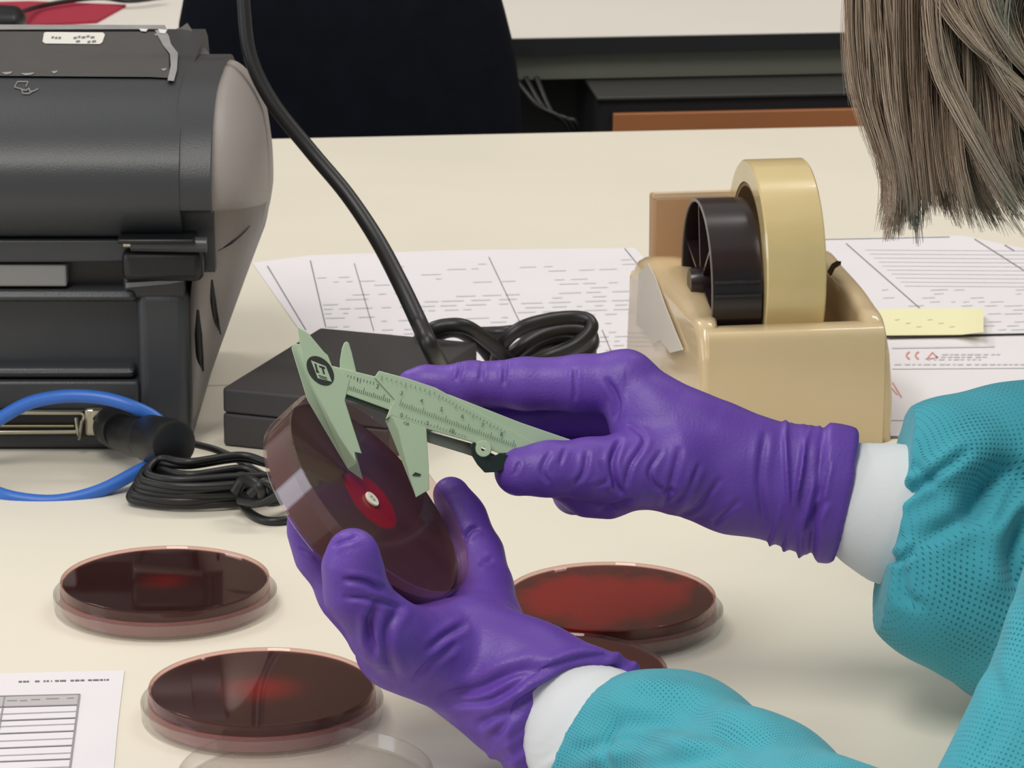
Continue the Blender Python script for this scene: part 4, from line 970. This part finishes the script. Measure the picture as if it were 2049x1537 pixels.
implicit('glove', [
    dict(px=[Rr(1720, 1000, 0, 124), Rr(1640, 984, 0, 124), Rr(1590, 972, 0, 114), Rr(1480, 948, 0, 118), Rr(1380, 915, 0, 122)], ys=1.25),
    dict(px=[Rr(1400, 905, 0, 110), Rr(1320, 860, 0, 98)], ys=1.2),
    dict(px=[Rr(1360, 880, 5, 88), Rr(1250, 768, 20, 66)]),
    dict(px=[Rr(1252, 766, 20, 64), Rr(1160, 768, 25, 56), Rr(1050, 768, 35, 51), Rr(940, 768, 45, 43), Rr(850, 766, 60, 33), Rr(822, 766, 62, 26)], k=0.003),
    dict(px=[Rr(1270, 810, 130, 66), Rr(1150, 822, 150, 54), Rr(1050, 838, 130, 46), Rr(970, 846, 90, 36)], k=0.003),
    dict(px=[Rr(1300, 860, 240, 62), Rr(1200, 900, 250, 50), Rr(1110, 915, 180, 44), Rr(1120, 930, 110, 40)], k=0.003),
    dict(px=[Rr(1330, 920, 220, 60), Rr(1230, 975, 200, 52), Rr(1150, 985, 120, 42), Rr(1170, 985, 60, 40)], k=0.003),
    dict(px=[Rr(1340, 930, -40, 95), Rr(1260, 940, -70, 72), Rr(1180, 938, -100, 58), Rr(1100, 938, -125, 51), Rr(1038, 944, -135, 49)], k=0.005),
    dict(px=[Rr(1300, 945, -10, 66), Rr(1215, 980, -20, 54), Rr(1175, 982, -30, 48), Rr(1120, 960, -60, 40)], k=0.004),
], 0.00068, M_GLOVE, person, k=0.006, cut=[cutR], disp=cuff_disp_r, creases=[
    ([(1240, 880), (1225, 925), (1232, 970), (1242, 985)], 6, 7), ([(1262, 850), (1290, 880), (1262, 930), (1250, 975)], 5, 4),
    ([(1320, 905), (1300, 945), (1315, 975), (1345, 985)], 5, 3.5), ([(1360, 900), (1345, 960), (1330, 1010)], 6, 3.5), ([(1400, 930), (1375, 985), (1340, 1010)], 5, 3),
    ([(1440, 960), (1400, 1010), (1360, 1030)], 5, 3), ([(1480, 1000), (1430, 1045)], 5, 2.5), ([(1175, 905), (1168, 945), (1150, 970)], 5, 4), ([(1205, 925), (1215, 960), (1190, 975)], 5, 3),
    ([(1215, 760), (1235, 800), (1232, 840)], 6, 5), ([(1150, 740), (1150, 800)], 4, 3), ([(1012, 722), (1008, 770)], 4, 3.5), ([(965, 722), (962, 760)], 4, 3), ([(925, 726), (915, 760)], 4, 4),
    ([(1530, 870), (1520, 960), (1530, 1050)], 7, 4), ([(1100, 905), (1085, 940), (1095, 965)], 5, 3), ([(1040, 925), (1030, 950)], 4, 2.5), ([(1130, 900), (1120, 930)], 4, 2.5),
    ([(1655, 930), (1640, 1000)], 4, 5), ([(1610, 1060), (1650, 1000)], 6, 5), ([(1200, 1020), (1260, 1000)], 5, 3)])
wl_a = P(1090, 1395, DL); wl_b = P(1180, 1470, DL * (1 - 90 / FPX)); axL = (wl_b - wl_a).normalized()
def disp_l(v, N, px, py, dd):
    d = 1.5 * wnoise(v, 420, 8)
    s = (px - 1150) * 0.62 + (py - 1450) * 0.78        # along the wrist
    d += 7 * np.exp(-((s + 18 + 5 * wnoise(v, 200, 2)) / 9) ** 2) + 5 * np.exp(-((s + 52 + 10 * wnoise(v, 160, 4)) / 8) ** 2)
    return d * dd / FPX
implicit('glove', [
    dict(px=[L(1290, 1560, -170, 165), L(1170, 1458, -100, 152), L(1045, 1380, -40, 136), L(930, 1312, 0, 118)], ys=1.15),
    dict(px=[L(940, 1325, 0, 110), L(850, 1303, -60, 88), L(790, 1300, -90, 80)], ys=1.0),
    dict(px=[L(870, 1305, -90, 80), L(768, 1262, -200, 68), L(712, 1185, -255, 60), L(705, 1130, -275, 54), L(706, 1105, -280, 47)], k=0.005),
    dict(px=[L(960, 1270, 90, 100), L(960, 1180, 190, 62), L(952, 1110, 240, 50), L(925, 1040, 262, 44), L(903, 990, 268, 36)], k=0.006),
    dict(px=[L(790, 1280, 0, 86), L(700, 1190, -20, 56), L(640, 1110, -40, 44), L(615, 1060, -50, 34), L(610, 1040, -50, 30)], k=0.006),
    dict(px=[L(850, 1260, 80, 90), L(800, 1180, 100, 52), L(740, 1120, 110, 44), L(700, 1060, 95, 36)], k=0.006),
    dict(px=[L(900, 1260, 120, 90), L(880, 1180, 170, 50), L(850, 1110, 200, 42), L(810, 1040, 200, 34)], k=0.006),
], 0.00068, M_GLOVE, person, k=0.008, disp=disp_l, cut=[(P(1082, 1402, DL - 0.028), (axL - FV * 0.8).normalized())], creases=[
    ([(690, 1160), (730, 1165), (765, 1180)], 6, 6), ([(690, 1195), (740, 1200), (800, 1215)], 5, 3.5), ([(665, 1092), (690, 1082), (715, 1075)], 5, 5),
    ([(755, 1205), (742, 1250), (750, 1310)], 8, 7), ([(800, 1215), (775, 1260), (775, 1310), (790, 1350)], 9, 6), ([(735, 1230), (738, 1290)], 6, 4), ([(855, 1300), (895, 1270), (930, 1250)], 7, 5),
    ([(830, 1360), (870, 1320), (910, 1290)], 7, 5), ([(890, 1395), (950, 1380), (1020, 1350), (1090, 1330)], 11, 9), ([(900, 1410), (980, 1400), (1050, 1370)], 7, 6), ([(1000, 1440), (1060, 1395), (1130, 1350), (1180, 1335)], 10, 9), ([(955, 1450), (1020, 1420)], 8, 5),
    ([(1000, 1385), (1080, 1345), (1150, 1320), (1210, 1312)], 8, 7), ([(1090, 1385), (1160, 1345), (1240, 1335)], 8, 6), ([(980, 1480), (1010, 1450), (1040, 1420)], 8, 6), ([(930, 1075), (945, 1060), (958, 1056)], 5, 5), ([(960, 1130), (985, 1120)], 5, 3), ([(640, 1120), (600, 1095)], 5, 3)])

# knit cuffs ---------------------------------------------------------
def rib(v, N, px, py, dd): return 1.2 * np.sin((px * 0.5 - py * 0.86) * 0.9) * dd / FPX * 0.35 + 2.0 * wnoise(v, 200, 3) * dd / FPX
implicit('knit_cuff', [dict(px=[Rr(1660, 982, 0, 88), Rr(1700, 995, 0, 104), Rr(1790, 1028, -10, 136), Rr(1840, 1050, -15, 138)], ys=1.15)], 0.0011, M_CUFF, person, disp=rib)
implicit('knit_cuff', [dict(px=[L(1105, 1405, -70, 106), L(1190, 1476, -110, 143), L(1290, 1548, -180, 160)], ys=1.15),], 0.0011, M_CUFF, person, disp=lambda v, N, px, py, dd: rib(v, N, px, py, dd) + 3.5 * np.exp(-((((px - 1150) * 0.62 + (py - 1450) * 0.78) - 30) / 8) ** 2) * dd / FPX)

# sleeves ------------------------------------------------------------
def edge_rag(ax, p0, amp):
    return lambda v, N, px, py, dd: 1.3 * wnoise(v, 60, 9) * dd / FPX * 2 + amp * wnoise(v, 300, 1) * dd / FPX
elR = P(2330, 1130, 1.50)
def W(p, r): return (tuple(p), r)
r0 = P(1880, 960, DR - 0.003); 
implicit('sleeve', [
    dict(px=[(1835, 1020, DR, 158) if False else Rr(1900, 948, -10, 158), Rr(2060, 950, 60, 165), Rr(2250, 980, 300, 175), (2380, 1060, 1.50, 180)], k=0.02),
    dict(px=[Rr(1848, 1180, -60, 100), Rr(1930, 1160, -20, 162), Rr(2080, 1210, 60, 200), Rr(2300, 1180, 300, 180)], k=0.02),
    dict(px=[Rr(1865, 1050, -30, 90), Rr(1880, 1180, -30, 100)], k=0.02),
    dict(px=[Rr(1790, 1178, -60, 46), Rr(1935, 1285, -40, 60), Rr(2090, 1385, -20, 70)], k=0.008),
    dict(world=[W(P(2380, 1060, 1.50), 0.036), W(shR, 0.058)], k=0.02),
], 0.0016, M_GOWN, person, k=0.012, uvaxis=(P(1780, 1000, DR), P(2300, 1060, 1.46), 0.045), disp=edge_rag(None, None, 2.0), creases=[
    ([(1795, 1000), (1850, 965), (1900, 930), (1935, 905)], 9, 13), ([(1765, 1115), (1800, 1120), (1830, 1100)], 8, 9), ([(1930, 1030), (1980, 970), (2049, 930)], 34, 30), ([(1800, 1120), (1810, 1190), (1840, 1215)], 12, 8),
    ([(1985, 1060), (2020, 1000), (2060, 950)], 10, 10), ([(2049, 1030), (2030, 1110), (2045, 1190)], 22, 24), ([(1830, 930), (1880, 980)], 10, 6), ([(1850, 1080), (1950, 1020), (2000, 950)], 16, 12)],
    cut=[(P(1787, 1000, DR), -(RV * 0.985 - UV * 0.17 + FV * 0.05).normalized())])
elL = P(1900, 1800, 1.17)
implicit('sleeve', [
    dict(px=[L(1180, 1530, -180, 150), L(1270, 1530, -220, 150), L(1350, 1530, -330, 158), L(1500, 1634, -620, 182), L(1642, 1742, -900, 198), (1900, 1810, 1.17, 210)], k=0.02),
], 0.0016, M_GOWN, person, k=0.012, uvaxis=(P(1180, 1450, 1.32), P(1642, 1706, 1.18), 0.04), disp=edge_rag(None, None, 1.6), creases=[
    ([(1180, 1460), (1300, 1440), (1400, 1450), (1520, 1490)], 26, 16), ([(1150, 1500), (1250, 1480), (1340, 1500)], 14, 9), ([(1240, 1390), (1330, 1400), (1420, 1430)], 14, 7), ([(1300, 1530), (1450, 1510)], 16, 10), ([(1230, 1440), (1210, 1480), (1220, 1530)], 9, 6)],
    cut=[(P(1205, 1470, DL * (1 - 200 / FPX)), -(axL + RV * 0.35).normalized())])
implicit('upper_sleeve', [dict(world=[W(P(1990, 1790, 1.17), 0.033), W(P(2225, 1262, 1.19), 0.0300), W(shL, 0.058)], k=0.01)], 0.002, M_GOWN, person, uvaxis=(P(1990, 1790, 1.17), P(2225, 1262, 1.19), 0.032), disp=edge_rag(None, None, 1.0), creases=[([(1985, 1330), (2000, 1420), (1960, 1530)], 16, 8), ([(2040, 1190), (2045, 1300), (2020, 1420)], 14, 6)])

# gown body, trousers, shoes ------------------------------------------
implicit('gown_body', [
    dict(world=[W(shL, 0.055), W((shL + shR) / 2 + Vector((0.04, 0, -0.02)), 0.085), W(shR, 0.055)]),
    dict(world=[W((shL + shR) / 2 + Vector((0.07, 0, -0.03)), 0.105), W(Vector((0.53, 1.41, TZ + 0.03)), 0.13), W(hip + Vector((0, 0, 0.03)), 0.155)]),
    dict(world=[W(hip + Vector((0, -0.09, 0)), 0.11), W((0.42, 1.30, 0.50), 0.08), W((0.24, 1.29, 0.50), 0.07)]),
    dict(world=[W(hip + Vector((0, 0.09, 0)), 0.11), W((0.42, 1.53, 0.50), 0.08), W((0.24, 1.55, 0.50), 0.07)]),
], 0.006, M_GOWN, person, k=0.05, uvaxis=((0.3, 1.4, 1.0), (0.62, 1.4, 0.4), 0.12), disp=lambda v, N, px, py, dd: 0.004 * wnoise(v, 30, 2))
for yy in (1.29, 1.55):
    implicit('trouser_leg', [dict(world=[W((0.24, yy, 0.49), 0.055), W((0.30, yy, 0.28), 0.05), W((0.33, yy, 0.10), 0.045)])], 0.005, M_TROU, person)
    implicit('shoe', [dict(world=[W((0.35, yy, 0.045), 0.040), W((0.25, yy, 0.034), 0.033), W((0.19, yy, 0.030), 0.028)])], 0.004, M_PDRK, person, cut=[((0, 0, 0.004), (0, 0, -1))])
# body: head, neck, torso and arms as one surface inside the clothes
hc_ = headc; fdir = Vector((-0.80, 0.0, -0.60)).normalized(); udir = Vector((-0.60, 0, 0.80)).normalized(); sdir = Vector((0, -1, 0))
def hp_(f, u, s): return hc_ + fdir * f + udir * u + sdir * s
wr_ = lambda px, py, d: P(px, py, d)
neck = (shL + shR) / 2 + Vector((0.02, 0, 0.03))
implicit('body', [
    dict(world=[W(hp_(-0.02, 0.035, 0), 0.078), W(hp_(0.02, 0.03, 0), 0.070)], ys=1.08),
    dict(world=[W(hp_(0.03, -0.03, 0), 0.052), W(hp_(0.045, -0.075, 0), 0.030)], ys=1.0, k=0.03),
    dict(world=[W(hp_(0.085, 0.005, 0), 0.007), W(hp_(0.104, -0.025, 0), 0.011)], k=0.008),
    dict(world=[W(hp_(0.083, 0.018, 0.03), 0.008), W(hp_(0.083, 0.018, -0.03), 0.008)], k=0.012),
    dict(world=[W(hp_(0.084, -0.052, 0.016), 0.006), W(hp_(0.087, -0.052, 0), 0.008), W(hp_(0.084, -0.052, -0.016), 0.006)], k=0.005),
    dict(world=[W(hp_(-0.005, 0.0, 0.072), 0.010), W(hp_(-0.01, -0.03, 0.070), 0.008)], k=0.004),
    dict(world=[W(hp_(-0.005, 0.0, -0.072), 0.010), W(hp_(-0.01, -0.03, -0.070), 0.008)], k=0.004),
    dict(world=[W(hp_(-0.03, -0.05, 0), 0.052), W(neck, 0.052)], k=0.03),
    dict(world=[W(shL, 0.040), W((shL + shR) / 2 + Vector((0.04, 0, -0.02)), 0.07), W(shR, 0.040)], k=0.03),
    dict(world=[W(chest + Vector((0.04, 0, 0)), 0.085), W(Vector((0.53, 1.41, TZ + 0.03)), 0.11), W(hip, 0.13)], k=0.05),
    dict(world=[W(shL, 0.036), W(P(2225, 1262, 1.19), 0.022), W(P(1990, 1790, 1.17), 0.024), W(P(1642, 1722, 1.18), 0.022), W(P(1325, 1535, 1.29), 0.017), W(P(1180, 1462, 1.325), 0.014), W(P(940, 1320, 1.34), 0.012)], k=0.01),
    dict(world=[W(shR, 0.036), W(P(2380, 1060, 1.50), 0.026), W(P(2080, 1020, DR + 0.03), 0.022), W(P(1790, 1010, DR), 0.018), W(P(1600, 968, DR), 0.014), W(P(1420, 930, DR), 0.014)], k=0.01),
], 0.0042, M_SKIN, person, k=0.02,
    carve=[(np.array(hp_(0.094, 0.003, 0.030)), np.array(hp_(0.094, 0.003, 0.030)), 0.010, 0.010), (np.array(hp_(0.094, 0.003, -0.030)), np.array(hp_(0.094, 0.003, -0.030)), 0.010, 0.010)])
for s_ in (0.030, -0.030):
    e = lathe('eye', [(0.0001, -0.011)] + [(0.011 * math.sin(a), -0.011 * math.cos(a)) for a in np.linspace(0.1, math.pi - 0.1, 12)] + [(0.0001, 0.011)], mat('eye_white', (225, 220, 215), 0.2), None, 20, None)
    for v in e.data.vertices: v.co = v.co + hp_(0.081, 0.003, s_)
    e.parent = person; e.matrix_parent_inverse = Matrix.Translation(person.location).inverted()

# hair ---------------------------------------------------------------
def hair():
    guides = [  # px,py at six heights, last is the tip
        [(1700, -150), (1697, 60), (1712, 200), (1768, 330), (1786, 400), (1764, 488)],
        [(1730, -160), (1732, 60), (1745, 210), (1785, 330), (1798, 405), (1782, 485)],
        [(1770, -170), (1775, 60), (1785, 220), (1812, 335), (1818, 410), (1815, 470)],
        [(1810, -180), (1815, 60), (1822, 220), (1836, 335), (1842, 405), (1842, 448)],
        [(1850, -190), (1850, 60), (1856, 220), (1862, 335), (1868, 395), (1872, 440)],
        [(1890, -200), (1885, 60), (1885, 220), (1888, 335), (1898, 400), (1912, 450)],
        [(1920, -210), (1905, 60), (1910, 220), (1912, 330), (1928, 405), (1948, 475)],
        [(1950, -220), (1925, 60), (1930, 210), (1938, 320), (1970, 405), (2018, 455)],
        [(1980, -230), (1945, 60), (1962, 200), (1975, 300), (2008, 385), (2058, 452)],
        [(2010, -240), (1970, 60), (1990, 190), (1998, 290), (2030, 375), (2090, 445)],
        [(2060, -260), (2000, 40), (2018, 180), (2030, 290), (2052, 375), (2120, 440)],
        [(2180, -280), (2070, 20), (2075, 180), (2080, 290), (2100, 370), (2160, 435)],
        [(2400, -300), (2350, 20), (2320, 180), (2310, 290), (2310, 370), (2330, 420)],
        [(2600, -300), (2560, 0), (2520, 180), (2480, 290), (2460, 350), (2450, 380)]]
    ng = len(guides); T = np.array([0, 0.32, 0.55, 0.74, 0.86, 1.0])
    verts, faces, cols = [], [], []
    rg = np.random.default_rng(5)
    def curve(u, sh, layer, ln):
        i = int(min(u * (ng - 1), ng - 1.001)); f = u * (ng - 1) - i
        g = (1 - f) * np.array(guides[i], float) + f * np.array(guides[i + 1], float)
        return g
    nclump = 430
    cl = []
    for c in range(nclump):
        u = rg.uniform(0, 1)
        if 0.565 < u < 0.60 and rg.random() < 0.8: u = rg.choice([0.55, 0.61])
        cl.append((u, rg.uniform(-1, 1), rg.uniform(0.80, 1.02) if rg.random() < 0.8 else rg.uniform(0.45, 0.85), rg.normal(0, 1, 3), rg.random()))
    SW = [np.array(q, float) for q in (
        [(1840, -160), (1890, 10), (1950, 90), (2020, 150), (2070, 190), (2140, 240)],
        [(1900, -160), (1930, 10), (1985, 110), (2030, 190), (2070, 250), (2130, 330)],
        [(1860, -160), (1865, 30), (1890, 150), (1935, 240), (1975, 320), (2040, 440)],
        [(1950, -160), (1980, 20), (2025, 100), (2070, 150), (2110, 190), (2180, 240)])]
    for c in range(64): cl.append((2.0 + (c % 4), 1.5 + 0.5 * rg.random(), 1.0, rg.normal(0, 1, 3), rg.uniform(0.3, 1.0)))
    for u, lay, ln, w3, shade in cl:
        tn = rg.normal(0, 1, 2) * (9, 15); g = curve(u, 0, 0, 0) if u <= 1 else SW[int(u) - 2] + rg.normal(0, 1) * np.array([14, 9])
        for s in range(30):
            spread = rg.normal(0, 1); tt = np.linspace(0, 1, 13) * (ln * rg.uniform(0.9, 1.03))
            x = np.interp(tt, T, g[:, 0]); y = np.interp(tt, T, g[:, 1])
            # smooth
            x = x + tn[0] * tt ** 4; y = y + tn[1] * tt ** 4
            x = np.convolve(np.pad(x, 1, mode='edge'), [.25, .5, .25], 'valid'); y = np.convolve(np.pad(y, 1, mode='edge'), [.25, .5, .25], 'valid')
            con = 13 * (1 - 0.75 * np.clip(tt - 0.1, 0, 1)) + 2.5
            x = x + spread * con * 0.55 + 5 * w3[0] * np.sin(tt * 5 + w3[1]) + rg.normal(0, 2.2) * tt * 1.5
            if u < 0.04: x += abs(spread) * 4
            d = 1.405 + 0.013 * (lay if u <= 1 else -lay) + 0.004 * rg.normal() * (1 - 0.5 * tt) + 0.012 * np.sin(tt * 4 + w3[2] * 2) 
            rad = 0.00024 * (1 - 0.75 * np.linspace(0, 1, 13) ** 2)
            base = len(verts)
            for k in range(13):
                p = P(x[k], y[k], float(d[k]) if hasattr(d, '__len__') else d); r = rad[k]
                verts.append((p.x + r, p.y, p.z)); verts.append((p.x - r * .5, p.y + r * .87, p.z)); verts.append((p.x - r * .5, p.y - r * .87, p.z))
            for k in range(12):
                a = base + k * 3; b = a + 3
                faces += [(a, a + 1, b + 1, b), (a + 1, a + 2, b + 2, b + 1), (a + 2, a, b, b + 2)]
            cv = 0.35 * shade + 0.65 * np.clip(0.5 + 0.2 * rg.normal(), 0, 1)
            cols += [cv] * 36
    # flyaway hairs
    for s in range(90):
        u = rg.uniform(0, 0.05); g = curve(u, 0, 0, 0); tt = np.linspace(0, rg.uniform(0.5, 1), 13); x = np.interp(tt, T, g[:, 0]) - rg.uniform(0, 26) * np.sin(tt * 3.1) * (tt > 0.1); y = np.interp(tt, T, g[:, 1])
        x = np.convolve(np.pad(x, 2, mode='edge'), [.1, .2, .4, .2, .1], 'valid')
        base = len(verts); r = 0.00006
        for k in range(13):
            p = P(x[k], y[k], 1.40); verts.append((p.x + r, p.y, p.z)); verts.append((p.x - r * .5, p.y + r * .87, p.z)); verts.append((p.x - r * .5, p.y - r * .87, p.z))
        for k in range(12):
            a = base + k * 3; b = a + 3; faces += [(a, a + 1, b + 1, b), (a + 1, a + 2, b + 2, b + 1), (a + 2, a, b, b + 2)]
        cols += [0.6] * 36
    me = bpy.data.meshes.new('hair'); me.from_pydata(verts, [], faces); me.update()
    at = me.attributes.new('shade', 'FLOAT', 'FACE'); at.data.foreach_set('value', np.array(cols, dtype=np.float32))
    m = bpy.data.materials.new('grey_brown_hair'); m.use_nodes = True; nt = m.node_tree; b = nt.nodes['Principled BSDF']
    an = nt.nodes.new('ShaderNodeAttribute'); an.attribute_name = 'shade'
    rp = nt.nodes.new('ShaderNodeValToRGB'); e = rp.color_ramp.elements
    e[0].position = 0.15; e[0].color = (*s2l((150, 128, 108)), 1); e[1].position = 0.95; e[1].color = (*s2l((220, 205, 184)), 1)
    k = e.new(0.5); k.color = (*s2l((188, 166, 145)), 1)
    nt.links.new(an.outputs['Fac'], rp.inputs[0]); nt.links.new(rp.outputs[0], b.inputs['Base Color']); b.inputs['Roughness'].default_value = 0.6; b.inputs['Specular IOR Level'].default_value = 0.25
    o = link('hair', me, m, person, smooth=True); o['kind'] = 'stuff'
    return m
MH = hair()
implicit('hair_cap', [dict(world=[W(hp_(-0.035, 0.045, 0), 0.088), W(hp_(0.0, 0.052, 0), 0.080)], ys=1.0), dict(world=[W(hp_(-0.075, -0.02, 0.02), 0.055), W(hp_(-0.06, -0.09, 0.03), 0.045)]),
    dict(world=[W(hp_(-0.01, 0.03, 0.075), 0.03), W(hp_(-0.03, -0.05, 0.085), 0.028)]), dict(world=[W(hp_(-0.01, 0.03, -0.075), 0.03), W(hp_(-0.03, -0.06, -0.085), 0.028)])],
    0.003, mat('hair_mass', (140, 124, 104), 0.5, var=0.15, vscale=60), person, k=0.03, disp=lambda v, N, px, py, dd: 0.0015 * np.sin((v @ np.array(sdir)) * 900 + 3 * wnoise(v, 60, 4)))
# stool under the person
st = empty('lab_stool', (0.62, 1.42, 0), 'round black laboratory stool under the person in the teal gown', 'stool')
o = lathe('seat', [(0, 0.30), (0.17, 0.30), (0.18, 0.31), (0.18, 0.335), (0.165, 0.345), (0, 0.345)], M_PDRK, st, 48)
tube('post', [(0.62, 1.42, 0.305), (0.62, 1.42, 0.05)], 0.025, M_METAL, st, smoothpath=False)
for i in range(5):
    a = 2 * math.pi * i / 5
    tube('foot', [(0.62, 1.42, 0.06), (0.62 + 0.24 * math.cos(a), 1.42 + 0.24 * math.sin(a), 0.018)], [0.02, 0.016], M_METAL, st, smoothpath=False)
